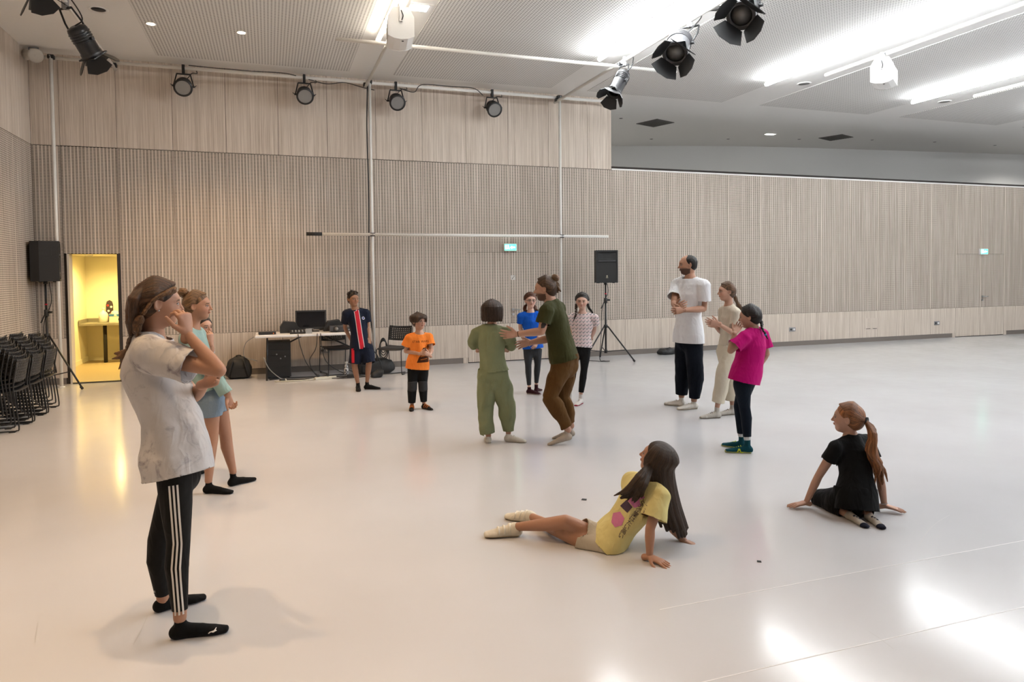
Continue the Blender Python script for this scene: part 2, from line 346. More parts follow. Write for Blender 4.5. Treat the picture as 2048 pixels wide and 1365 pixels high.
def downlight(s, d, z, lit, label, group, color=(1, 0.78, 0.48), power=0, r=0.075, name='downlight', spot=True, ang=2.3):
    o = empty(name, RM(s, d, z), TH); tag(o, label, 'light', group)
    MB().lathe([(r*0.72, -0.002), (r, -0.006), (r, 0.0), (r*0.72, 0.0)], 24, ends=(False, False)).build('ring', M_WHITE, o)
    MB().lathe([(r*0.72, -0.001), (0.0, -0.0012)], 24).build('lens', glow('lit_lens_%.2f' % power, color, 40.0) if lit else M_BLACKPL, o)
    if lit and power:
        L = bpy.data.lights.new(name+'_lamp', 'SPOT'); L.energy = power; L.color = color; L.spot_size = ang; L.spot_blend = 0.8; L.shadow_soft_size = r*0.7
        lo = bpy.data.objects.new('lamp', L); COL.objects.link(lo); lo.parent = o; lo.location = (0, 0, -0.012)
    return o
downlight(-7.15, -2.4, KH, True, 'round lit downlight in the ceiling of the yellow room', None, (1, 0.72, 0.24), 130, ang=2.9)
downlight(-6.3, -1.4, KH, True, 'round lit downlight nearer the door in the yellow room', None, (1, 0.72, 0.24), 90, ang=2.9)
o = MB().lathe([(0.0, -0.03), (0.06, -0.025), (0.07, 0.0)], 18).build('smoke_detector', M_WHITE); o.location = RM(-7.6, -2.4, KH); tag(o, 'round white smoke detector on the yellow room ceiling', 'detector')
# ------------------------------------------------------------------ ceiling lamps
for s in (-5.86, -4.70):
    for d in (1.9, 5.4, 8.9, 12.4, 15.9):
        downlight(s, d, HC-0.008, True, 'small warm downlight recessed in the perforated ceiling', 'warm downlights in the ceiling', (1, 0.68, 0.38), WARM_POWER*(1.25 if d < 3 else 1.0), ang=1.75)
for s, d in ((-6.42, 2.25),): downlight(s, d, HC, False, 'round dark ceiling opening with a white rim beside the warm downlights', None, r=0.12, name='round_vent')
for s, d, w in ((1.23, 4.75, 'between two fresnel spotlights'), (5.07, 2.07, 'at the linear light by the box loudspeaker'), (8.91, 1.81, 'at the short-looking linear light')):
    o = empty('round_vent', RM(s, d, HC), TH); tag(o, 'white round air vent in the ceiling '+w, 'vent', 'round vents along the light strips')
    MB().lathe([(0.10, -0.012), (0.13, -0.006), (0.13, 0.0), (0.10, 0.0)], 24, ends=(False, False)).build('rim', M_WHITE, o); MB().lathe([(0.10, -0.004), (0.0, -0.006)], 24).build('disc', mat('vent_grey', (0.3, 0.3, 0.29), 0.6), o)
COOL = (0.93, 0.97, 1.0)
M_LED = glow('led_diffuser', COOL, STRIP_POWER); M_LED1 = glow('led_diffuser_soft', (1, .90, .76), STRIP_POWER*.28); M_LED2 = glow('led_diffuser_bright', COOL, STRIP_POWER*1.35)
def strip(s, d0, d1, label, z=5.05, ml=None):
    o = empty('strip_light', RM(s, d0, z), TH); tag(o, label, 'light', 'linear ceiling lights')
    Lh = d1-d0
    MB().tube([(0, 0, 0), (0, -Lh, 0)], 0.032, 12).build('diffuser', ml or M_LED, o)
    MB().box(-0.018, 0.018, -Lh, 0, 0.034, 0.05).build('housing', M_WHITE, o)
    k = 0.6
    while k < Lh:
        MB().tube([(0, -k, 0.045), (0, -k, HC-z)], 0.004, 6, False).build('suspension_rod', M_GREYMET, o); k += 2.2
    return o
strip(-2.85, 2.45, 5.4, 'linear white light above the pole with two clamps and the square fitting', ml=M_LED1)
strip(0.60, 2.6, 9.0, 'linear white light beside the pipe of the three barn-door spotlights', ml=M_LED2)
strip(4.15, 2.15, 16.5, 'linear white light beside the white box loudspeaker on the open ceiling')
strip(7.92, 1.9, 16.5, 'short-looking linear white light beyond the white box loudspeaker')
strip(11.5, 2.0, 17.5, 'linear white light over the far end of the hall')
strip(15.2, 2.0, 17.5, 'linear white light at the last ceiling bay of the hall')
o = empty('square_light', RM(-2.47, 3.59, HC), TH); tag(o, 'small square lit fitting set in the ceiling beside the box loudspeaker', 'light')
MB().box(-.15, .15, -.15, .15, -0.012, 0).build('frame', M_WHITE, o); MB().box(-.10, .10, -.10, .10, -0.016, -0.01).build('lens', glow('square_lens', COOL, 14), o)
o = empty('square_light', RM(0.35, 5.2, HC), TH); tag(o, 'small square lit fitting beside the pipe of the barn-door spotlights', 'light')
MB().box(-.15, .15, -.15, .15, -0.012, 0).build('frame', M_WHITE, o); MB().box(-.10, .10, -.10, .10, -0.016, -0.01).build('lens', glow('square_lens', COOL, 14), o)
# gallery ceiling
M_GRILLE = mat('dark_grille', (0.10, 0.095, 0.085), 0.7)
for s, d, lb in ((4.18, -1.74, 'dark square air grille in the grey gallery ceiling near the tall panelling'), (9.69, -1.95, 'dark square air grille in the grey gallery ceiling beyond the lit spot')):
    o = empty('air_grille', RM(s, d, HC), TH+0.35); tag(o, lb, 'grille')
    MB().box(-.31, .31, -.31, .31, -0.012, 0).build('frame', M_GRILLE, o)
    for k in range(9): MB().box(-.28, .28, -.27+k*.062, -.24+k*.062, -0.02, -0.011).build('slat', M_GRILLE, o)
o = empty('downlight', RM(7.69, -2.06, HC), TH); tag(o, 'small lit spot in the grey gallery ceiling between two dark grilles', 'light')
MB().box(-.14, .14, -.07, .07, -0.01, 0).build('frame', M_WHITE, o); MB().box(-.12, .12, -.05, .05, -0.014, -0.008).build('lens', glow('gallery_lens', (1, .95, .85), 14), o)
for s, d in ((7.69, -2.06), (16.5, -1.2), (3.4, -3.0)):
    L = bpy.data.lights.new('gallery_lamp', 'SPOT'); L.energy = 130; L.color = (1, .96, .90); L.spot_size = 2.5; L.spot_blend = .7; L.shadow_soft_size = .1
    if s != 7.69:  # the other two spots are added out of view to brighten the gallery
        o = empty('downlight', RM(s, d, HC), TH); tag(o, 'added fill spot in the gallery ceiling %s' % ('past the far double door' if s > 9 else 'close behind the tall panelling'), 'light'); MB().box(-.14, .14, -.07, .07, -0.01, 0).build('frame', M_WHITE, o); MB().box(-.12, .12, -.05, .05, -0.014, -0.008).build('lens', glow('gallery_lens', (1, .95, .85), 14), o)
    lo = bpy.data.objects.new('lamp', L); COL.objects.link(lo); lo.parent = o; lo.location = (0, 0, -.03)
for s, d in ((3.18, -1.54), (5.11, -3.5), (7.07, -2.93), (8.93, -2.43), (10.92, -1.95), (12.85, -1.7), (15.0, -1.6)):
    o = empty('recessed_spot', RM(s, d, HC), TH); tag(o, 'tiny unlit recessed spot in the grey gallery ceiling', 'light', 'unlit spots in the gallery ceiling')
    MB().lathe([(0.03, -0.006), (0.045, -0.004), (0.045, 0)], 14, ends=(False, False)).build('ring', M_GREYMET, o); MB().lathe([(0.03, -0.005), (0.0, -0.006)], 14).build('lens', M_BLACKPL, o)
# ------------------------------------------------------------------ pipe rig
def pipe(name, p, q, label, group=None, r=0.026, cap=False):
    p, q = RM(*p), RM(*q); o = MB().tube([(0, 0, 0), q-p], r, 14).build(name, M_PIPE); o.location = p; tag(o, label, 'pipe', group)
    if cap: MB().tube([(q-p)*-0.035, (q-p)*0.012], r*1.15, 14).build('end_cap', M_RUBBER, o)
    return o
def clamp(s, d, z, lb):
    o = empty('pipe_clamp', RM(s, d, z), TH); tag(o, lb, 'clamp', 'clamps on the white pipes')
    MB().box(-.045, .045, -.045, .045, -.03, .03, bev=.01).build('jaw', M_BLACK, o); MB().tube([(0, -.045, 0), (0, -.085, 0)], .009, 8).build('bolt', M_GREYMET, o)
PZ = 5.03
pipe('wall_pipe', (-7.78, .25, PZ), (2.02, .25, PZ), 'long white pipe running under the ceiling along the panelled wall')
for s, lb in ((-7.45, 'white upright pipe next to the yellow doorway'), (-2.685, 'white upright pipe behind the boy in the navy kit'), (0.89, 'white upright pipe behind the man with the hair bun')):
    o = pipe('upright_pipe', (s, .31, 0.0), (s, .31, 5.02), lb)
    MB().lathe([(.05, 0), (.05, .012), (.028, .016)], 14).build('foot_plate', M_PIPE, o)
    clamp(s, .29, PZ, 'black clamp atop the '+lb.replace('white upright pipe', 'upright'))
pipe('cross_pipe', (-3.60, .37, 2.385), (1.87, .37, 2.385), 'white horizontal pipe clamped across two uprights above the exit sign', cap=True)
for s, w in ((-2.685, 'above the equipment table end'), (.89, 'close to the exit sign')): clamp(s, .345, 2.385, 'black clamp where the horizontal pipe crosses an upright '+w)
for s, d1, lb in ((-6.62, 6.0, 'white ceiling pipe carrying the black spotlights beside the plain ceiling edge'), (-2.74, 12.0, 'white ceiling pipe under the first linear light'), (0.87, 12.0, 'white ceiling pipe carrying the three barn-door spotlights by the gallery')):
    pipe('ceiling_pipe', (s, .12, 4.965), (s, d1, 4.965), lb)
    clamp(s, .25, 4.99, 'black clamp joining the wall pipe to the ceiling pipe of '+('the profile spotlights' if s < -5 else 'the first linear light' if s < 0 else 'the barn-door spotlights'))
pipe('ceiling_pipe', (-3.47, 2.78, 4.91), (1.88, 2.78, 4.91), 'white ceiling pipe crossing under two others parallel to the panelled wall')
for s, w in ((-2.74, 'under the white box loudspeaker'), (.87, 'above the glossy tubular spotlight')): clamp(s, 2.78, 4.94, 'clamp where two ceiling pipes cross '+w)
pipe('ceiling_pipe', (4.42, 3.3, 4.93), (4.42, 16.0, 4.93), 'thin white ceiling pipe carrying the white box loudspeaker over the open hall', r=0.03)
pipe('ceiling_pipe', (8.2, 3.0, 4.93), (8.2, 16.0, 4.93), 'thin white ceiling pipe beside the short-looking linear light', r=0.03)
# ------------------------------------------------------------------ stage lamps
M_LENS = NG('frosted_lens').set(color=(0.20, 0.195, 0.185), rough=0.2, spec=0.7)
M_PROFLENS = NG('dark_lens').set(color=(0.03, 0.03, 0.035), rough=0.08, spec=0.8)
def par_can(s, lb):
    top = RM(s, .25, PZ); o = empty('par_can', top, TH); tag(o, lb, 'spotlight', 'round lamps on the wall pipe')
    MB().box(-.022, .022, -.04, .03, -.085, .05, bev=.006).build('hook_clamp', M_BLACK, o)
    b = MB(); b.box(-.105, .105, -.016, .016, -.105, -.088)
    for g in (-1, 1): b.tube([(g*.10, 0, -.097), (g*.15, -.03, -.30)], .011, 6)
    b.build('yoke', M_BLACK, o)
    Mx = frame_to((0.02, -0.86, -0.51), (1, 0, 0), (0, -.05, -.29))
    MB().lathe([(.05, -.17), (.095, -.13), (.125, -.04), (.128, .0), (.128, .10), (.142, .105), (.142, .125), (.112, .125)], 24, Mx, ends=(True, False)).build('housing', M_BLACK, o)
    MB().lathe([(.113, .118), (.09, .105), (0.0, .088)], 24, Mx).build('lens', M_LENS, o)
    for g in (-1, 1):
        MB().tube([(g*.128, -.03, -.295), (g*.165, -.03, -.295)], .016, 8).build('knob', M_BLACK, o)
        MB().tube([(g*.165, -.03, -.295), (g*.19, -.03, -.27)], .006, 6).build('lever', M_BLACK, o)
    MB().tube(spline([(-.02, 0.10, -.22), (.05, .13, -.12), (.12, .08, -.05), (.20, .02, -.06), (.16, 0, .03)], 5), .007, 6).build('cable', M_BLACKPL, o)
for s, lb in ((-5.63, 'black round spotlight over the right side of the doorway wall'), (-3.77, 'black round spotlight hanging from the wall pipe before the second upright'), (-2.22, 'black round spotlight just past the second white upright'), (-0.44, 'black round spotlight nearest the third white upright')): par_can(s, lb.replace('the right side of ', ''))
def barn(o, Mx, r, L, ang, mt):
    for k in range(4):
        R = Mx @ Matrix.Rotation(k*math.pi/2+0.785, 4, 'Z') @ Matrix.Translation((r*0.85, 0, 0)) @ Matrix.Rotation(ang[k], 4, 'Y')
        w0, w1 = r*0.78, r*(1.25 if k % 2 else 1.0)
        b = MB(); b.prism([(-w0, 0.01), (w0, 0.01), (w1, L*.75), (w1*.4, L), (-w1*.4, L), (-w1, L*.75)], -0.004, 0.004, R, axis='X')
        b.build('barn_door', mt, o)
def spotlight(name, rear, lens, hang, r, lb, lensm, body, barnL=0.2, flare=0.75, roll=0.0):
    rear, lens, hang = Vector(rear), Vector(lens), Vector(hang)
    ax = (lens-rear).normalized(); Lb = (lens-rear).length
    o = empty(name, hang); tag(o, lb, 'spotlight')
    Mx = frame_to(ax, Vector((0, 0, 1)), rear-hang) @ Matrix.Rotation(roll, 4, 'Z')
    MB().lathe([(r*.5, 0), (r*.92, .02), (r, .05), (r, Lb-.06), (r*1.08, Lb-.05), (r*1.08, Lb), (r*.82, Lb), (r*.80, Lb-.04)], 24, Mx, ends=(True, False)).build('housing', body, o)
    MB().lathe([(r*.80, Lb-.035), (0, Lb-.02)], 20, Mx).build('lens', lensm, o)
    # cooling fins
    for k in range(4): MB().lathe([(r*1.0, .07+k*.03), (r*1.07, .075+k*.03), (r*1.07, .083+k*.03), (r*1.0, .088+k*.03)], 24, Mx, False, ends=(False, False)).build('fin', body, o)
    MT = Mx @ Matrix.Translation((0, 0, Lb))
    b = MB(); b.box(-r*1.05, r*1.05, -r*1.05, r*1.05, -.012, .0, MT); b2 = MB()
    for q in ((-1, 1, .82, 1.05), (-1, 1, -1.05, -.82), (-1.05, -.82, -1, 1), (.82, 1.05, -1, 1)): b2.box(q[0]*r, q[1]*r, q[2]*r, q[3]*r, -.006, .008, MT)
    b2.build('door_frame', M_BLACK, o)
    barn(o, MT, r, barnL, (flare, -flare*-0.8, flare, flare*.9), M_BLACK)
    c = rear+ax*Lb*.45-hang; side = ax.cross(Vector((0, 0, 1))).normalized()
    b = MB(); top = Vector((0, 0, -.08))
    for g in (-1, 1): b.tube([top+side*g*r*.8, c*0.45+top*.55+side*g*r*1.12, c+side*g*r*1.1], .012, 6)
    b.tube([top-side*r*.8, top+side*r*.8], .014, 6); b.build('yoke', M_BLACK, o)
    MB().box(-.025, .025, -.04, .04, -.09, .05, bev=.006).build('hook_clamp', M_GREYMET, o)
    for g in (-1, 1): MB().tube([c+side*g*r*1.05, c+side*g*r*1.35], .02, 8).build('knob', M_BLACK, o)
    MB().tube(spline([rear-hang, rear-hang+Vector((.1, -.02, .08)), Vector((.12, -.1, .0)), Vector((.08, -.22, .03))], 6), .008, 6).build('cable', M_BLACKPL, o)
    return o
M_SPBODY = mat('satin_black_body', (0.02, 0.02, 0.022), 0.28); M_FRBODY = mat('dark_grey_body', (0.09, 0.09, 0.095), 0.4)
spotlight('profile_spotlight', at(150, 52, 8.30), at(186, 112, 8.52), RM(-6.62, 3.0, 4.965), .115, 'long black profile spotlight hanging near the plain ceiling edge above the doorway', M_PROFLENS, M_SPBODY, .2)
spotlight('profile_spotlight', at(52, -70, 7.75), at(78, -8, 7.9), RM(-6.62, 3.9, 4.965), .115, 'black spotlight hung next along from the long profile spotlight, barn doors spread', M_PROFLENS, M_SPBODY, .22)
spotlight('profile_spotlight', at(1249, 146, 10.72), at(1226, 187, 10.55), RM(.87, 2.92, 4.965), .105, 'glossy black tubular spotlight at the crossing of two ceiling pipes', M_PROFLENS, M_SPBODY, .18, .7)
spotlight('fresnel_spotlight', at(1362, 76, 9.22), at(1350, 108, 8.95), RM(.87, 4.7, 4.965), .15, 'dark grey fresnel spotlight with a frosted lens hung between two other spotlights', M_LENS, M_FRBODY, .22, .6)
spotlight('fresnel_spotlight', at(1495, 4, 8.25), at(1482, 32, 7.95), RM(.87, 5.75, 4.965), .15, 'dark grey fresnel spotlight furthest along the pipe from the panelled wall', M_LENS, M_FRBODY, .23, .6)
# ------------------------------------------------------------------ white box loudspeakers and the corner horn
def box_speaker(loc, rz, hang_z, lb):
    o = empty('box_loudspeaker', loc, rz); tag(o, lb, 'loudspeaker')
    prof = [(-.15, .06), (-.09, .17), (.09, .17), (.15, .06), (.15, -.16), (.08, -.19), (0, -.20), (-.08, -.19), (-.15, -.16)]
    MB().prism(prof, -.22, .22).build('cabinet', M_WHITE, o)
    MB().prism([(a*1.03, z*1.02) for a, z in prof], -.235, -.22).build('end_plate', M_WHITE, o); MB().prism([(a*1.03, z*1.02) for a, z in prof], .22, .235).build('end_plate', M_WHITE, o)
    MB().box(-.156, -.15, -.20, .20, -.14, .05).build('grille', mat('pale_grille', (0.55, 0.53, 0.5), 0.7), o)
    b = MB(); b.box(-.02, .02, -.26, -.25, 0.0, .24); b.box(-.02, .02, .25, .26, 0.0, .24); b.box(-.02, .02, -.26, .26, .235, .245); b.build('bracket', M_WHITE, o)
    MB().box(-.02, .02, -.02, .02, .245, hang_z-loc[2], bev=.004).build('hook_clamp', M_BLACK, o)
    MB().tube(spline([(0.0, -.24, .0), (.02, -.29, .05), (0, -.27, .12)], 5), .006, 6).build('cable', M_BLACKPL, o)
    MB().tube([(0.02, -.15, -.196), (.02, -.15, -.203)], .014, 10).build('logo_badge', M_BLACKPL, o)
box_speaker(at(800, 57, 8.6), TH-0.12, 4.96, 'white box loudspeaker hanging where the crossing pipe meets the first linear light')
box_speaker(at(1768, 146, 10.6), TH-0.95, 4.93, 'white box loudspeaker hanging alone under the open ceiling')
o = empty('corner_loudspeaker', RM(-7.68, .26, 5.0), TH); tag(o, 'small pale round loudspeaker on a bracket in the corner above the left upright'.replace('left upright', 'doorway upright'), 'loudspeaker')
MB().lathe([(.05, -.12), (.07, -.06), (.10, .0), (.105, .02), (.08, .025), (.03, .01), (.0, .02)], 20, frame_to((.35, -.9, -.25), loc=(.04, -.08, .02))).build('horn', mat('pale_grey_horn', (0.5, 0.47, 0.42), 0.5), o)
MB().lathe([(.04, -.1), (.075, -.02), (.08, .0), (.02, .01)], 18, frame_to((-.4, -.8, -.3), loc=(-.08, -.06, .03))).build('horn', mat('pale_grey_horn', (0.5, 0.47, 0.42), 0.5), o)
b = MB(); b.tube([(-.06, 0, .16), (-.06, -.04, .03)], .01, 6); b.tube([(.06, 0, .16), (.06, -.04, .03)], .01, 6); b.tube([(-.06, 0, .16), (.06, 0, .16)], .01, 6); b.build('bracket', M_GREYMET, o)
# cables looped along the wall pipe
for k, pts in enumerate(([(-5.55, .27, 5.075), (-5.2, .26, 5.07), (-4.6, .25, 5.07), (-4.1, .26, 5.075), (-3.9, .30, 5.04)], [(-3.7, .27, 5.0), (-3.4, .27, 4.95), (-3.1, .25, 5.0), (-2.8, .26, 4.94), (-2.6, .29, 4.9)],
                         [(-2.15, .27, 4.97), (-1.9, .28, 4.92), (-1.75, .29, 5.06), (-1.2, .26, 5.075), (-.8, .27, 5.075), (-.62, .30, 4.95)])):
    o = MB().tube(spline([RM(*p) for p in pts], 8), .007, 6).build('rig_cable', M_BLACKPL); tag(o, ('black cable lying on the wall pipe between the first two round spotlights', 'black cable looping under the wall pipe by the second upright', 'black cable running along the wall pipe to the last round spotlight')[k], 'cable')
o = MB().tube(spline([RM(-2.72, .31, 5.0), RM(-2.74, .30, 4.2), RM(-2.73, .30, 3.0), RM(-2.75, .29, 1.6), RM(-2.72, .30, .8), RM(-2.6, .30, .12), RM(-2.45, .32, .03)], 6), .012, 6).build('upright_cable', M_BLACKPL); tag(o, 'black cable running down beside the white upright behind the navy-kit boy', 'cable')
o = empty('cable_coil', RM(-2.50, .16, .42), TH); tag(o, 'coil of black cable hanging behind the empty chair at the upright', 'cable')
for k in range(4): MB().tube([(math.cos(a)*(.05+.010*k), -.01*k, math.sin(a)*(.13+.015*k)-.03*k) for a in [i*math.pi/12 for i in range(25)]], .009, 6, False).build('loop', M_BLACKPL, o)
# ------------------------------------------------------------------ signs and sockets on the panelled wall
M_EXIT = glow('exit_green', (0.05, 0.85, 0.45), 2.2); M_EXITW = glow('exit_white', (0.75, 1.0, 0.88), 3.2)
def exit_sign(s, z, lb):
    o = empty('exit_sign', RM(s, .0, z), TH); tag(o, lb, 'sign')
    MB().box(-.125, .125, -.055, 0, -.07, .07, bev=.006).build('casing', M_WHITE, o)
    MB().box(-.115, .115, -.058, -.055, -.055, .06).build('green_face', M_EXIT, o)
    b = MB(); b.box(-.10, -.075, -.060, -.058, -.035, .045)
    b.prism([(-.01, 0), (.03, .03), (.03, .012), (.09, .012), (.09, -.012), (.03, -.012), (.03, -.03)], -.060, -.058); b.build('arrow', M_EXITW, o)
    b = MB(); b.tube([(-.045, -.059, .038), (-.045, -.0605, .038)], .010, 10); b.prism([(-.055, .022), (-.035, .026), (-.028, .0), (-.02, -.035), (-.032, -.035), (-.042, -.01), (-.06, -.03), (-.07, -.025), (-.052, .0)], -.060, -.058); b.build('running_figure', M_EXITW, o)
exit_sign(-.04, 2.18, 'lit green exit sign over the double door behind the jumpsuit girl')
exit_sign(12.45, 2.11, 'lit green exit sign over the far double door')
for s, z, lb in ((6.62, .37, 'small grey wall socket pair near the girl in pink'), (10.95, .37, 'small grey wall socket pair next to the far double door'), (-3.75+.25, .36, 'small grey wall socket pair behind the equipment table')):
    o = empty('wall_socket', RM(s, 0, z), TH); tag(o, lb, 'socket'); MB().box(-.085, .085, -.012, 0, -.045, .045, bev=.004).build('plate', M_GREYMET, o)
    for g in (-1, 1): MB().tube([(g*.042, -.0125, 0), (g*.042, -.016, 0)], .024, 14).build('outlet', mat('socket_insert', (0.5, 0.5, 0.5) if g > 0 else (0.08, 0.08, 0.08), 0.5) if False else (M_WHITE if g > 0 else M_BLACKPL), o)
o = empty('floor_hatch', RM(8.9, 0, .33), TH); tag(o, 'flush access flap with two slots in the plinth past the first grey socket', 'hatch')
MB().box(-.20, .20, -.004, 0, -.02, .22).build('flap', M_WOOD, o)
for g in (-1, 1): MB().box(g*.1-.06, g*.1+.06, -.007, -.003, -.026, -.016).build('slot', M_BLACKPL, o)
# ------------------------------------------------------------------ chairs
def chair_meshes():
    W, D = .23, .21
    seat = MB(); nx, ny = 8, 8; vs = []
    for j in range(ny+1):
        for i in range(nx+1):
            x = (i/nx-.5)*.44; y = (j/ny-.5)*.43
            vs.append((x, y, .445-.012*(1-(x/.22)**2)-(.02*max(0, j/ny-.8)/.2)**1.0*1.0+.012*max(0, .25-j/ny)/.25))
    seat.add(vs, [(j*(nx+1)+i, j*(nx+1)+i+1, (j+1)*(nx+1)+i+1, (j+1)*(nx+1)+i) for j in range(ny) for i in range(nx)], True)
    back = MB(); cx, cz = 11, 8; w, z0, z1 = .215, .535, .785
    def bp(u, v):
        x = (u-.5)*2*w; return Vector((x, -.205-.05*(v)-.025*(1-(x/w)**2)+.02, z0+(z1-z0)*v+.012*(2*u-1)**2))
    for i in range(cx):
        for j in range(cz):
            u0, u1, v0, v1 = i/cx, (i+1)/cx, j/cz, (j+1)/cz; hu, hv = (u1-u0)*.31, (v1-v0)*.31
            edge = i in (0, cx-1) or j in (0, cz-1)
            o4 = [bp(u0, v0), bp(u1, v0), bp(u1, v1), bp(u0, v1)]
            if edge: back.add(o4, [(0, 1, 2, 3)], True)
            else: back.add(o4+[bp(u0+hu, v0+hv), bp(u1-hu, v0+hv), bp(u1-hu, v1-hv), bp(u0+hu, v1-hv)], [(0, 1, 5, 4), (1, 2, 6, 5), (2, 3, 7, 6), (3, 0, 4, 7)], True)
    rods = []
    for g in (-1, 1):
        rods.append(MB().tube(spline([(g*W, .10, .435), (g*W, .205, .425), (g*W, .235, .36), (g*W, .225, .06), (g*W, .20, .018), (g*W, .12, .014), (g*W, -.16, .014), (g*W, -.21, .018), (g*W, -.235, .06), (g*W, -.20, .40), (g*W, -.195, .52), (g*W*.97, -.235, .77)], 4), .0075, 6))
    return seat, back, rods
_sb, _bb, _rb = chair_meshes()
M_CHPL = mat('black_chair_plastic', (0.018, 0.018, 0.019), 0.5, bump=0.1, scale=200); M_CHROD = mat('black_steel_rod', (0.010, 0.010, 0.011), 0.35)
ch_me = dict(seat=_sb.mesh('seat', M_CHPL), back=_bb.mesh('backrest', M_CHPL), rl=_rb[0].mesh('side_frame', M_CHROD), rr=_rb[1].mesh('side_frame', M_CHROD),
             bar=MB().tube([(-.23, -.02, .42), (.23, -.02, .42)], .008, 6).mesh('cross_bar', M_CHROD), gl=MB().box(-.014, .014, -.03, .03, 0, .012, bev=.003).mesh('glide', M_RUBBER))
def chair(loc, rz, label, group=None):
    o = empty('stacking_chair', loc, rz); tag(o, label, 'chair', group)
    s = link('seat', ch_me['seat'], o); s.modifiers.new('t', 'SOLIDIFY').thickness = .012
    k = link('backrest', ch_me['back'], o); k.modifiers.new('t', 'SOLIDIFY').thickness = .008
    link('side_frame', ch_me['rl'], o); link('side_frame', ch_me['rr'], o); link('cross_bar', ch_me['bar'], o)
    for gx in (-.23, .23):
        for gy in (-.17, .17): link('glide', ch_me['gl'], o, (gx, gy, 0))
    return o
def face(dx, dy): return math.atan2(-dx, dy)           # rotation that turns local +Y to (dx,dy)
chair(atz(791, 746), face(-.30, -.95), 'black perforated chair standing empty between the navy-kit boy and the boy in orange')
chair(RM(-3.32, .30), TH+math.pi+.25, 'black chair pushed behind the white equipment table')
for q, (d, nm) in enumerate(((2.45, 'stack beside the speaker stand'), (2.99, 'middle stack by the slotted side wall'), (3.53, 'stack furthest from the speaker stand'))):
    for k in range(6 if q == 0 else 7):
        p = RM(-7.25-.036*k, d, .041*k)
        pos = 'bottom chair' if k == 0 else ('topmost chair' if k == (5 if q == 0 else 6) else ('second', 'third', 'fourth', 'fifth', 'sixth')[k-1]+' chair up')
        chair(p, TH+math.pi/2, 'black stacking chair, %s of the %s' % (pos, nm), 'chairs stacked along the side wall')
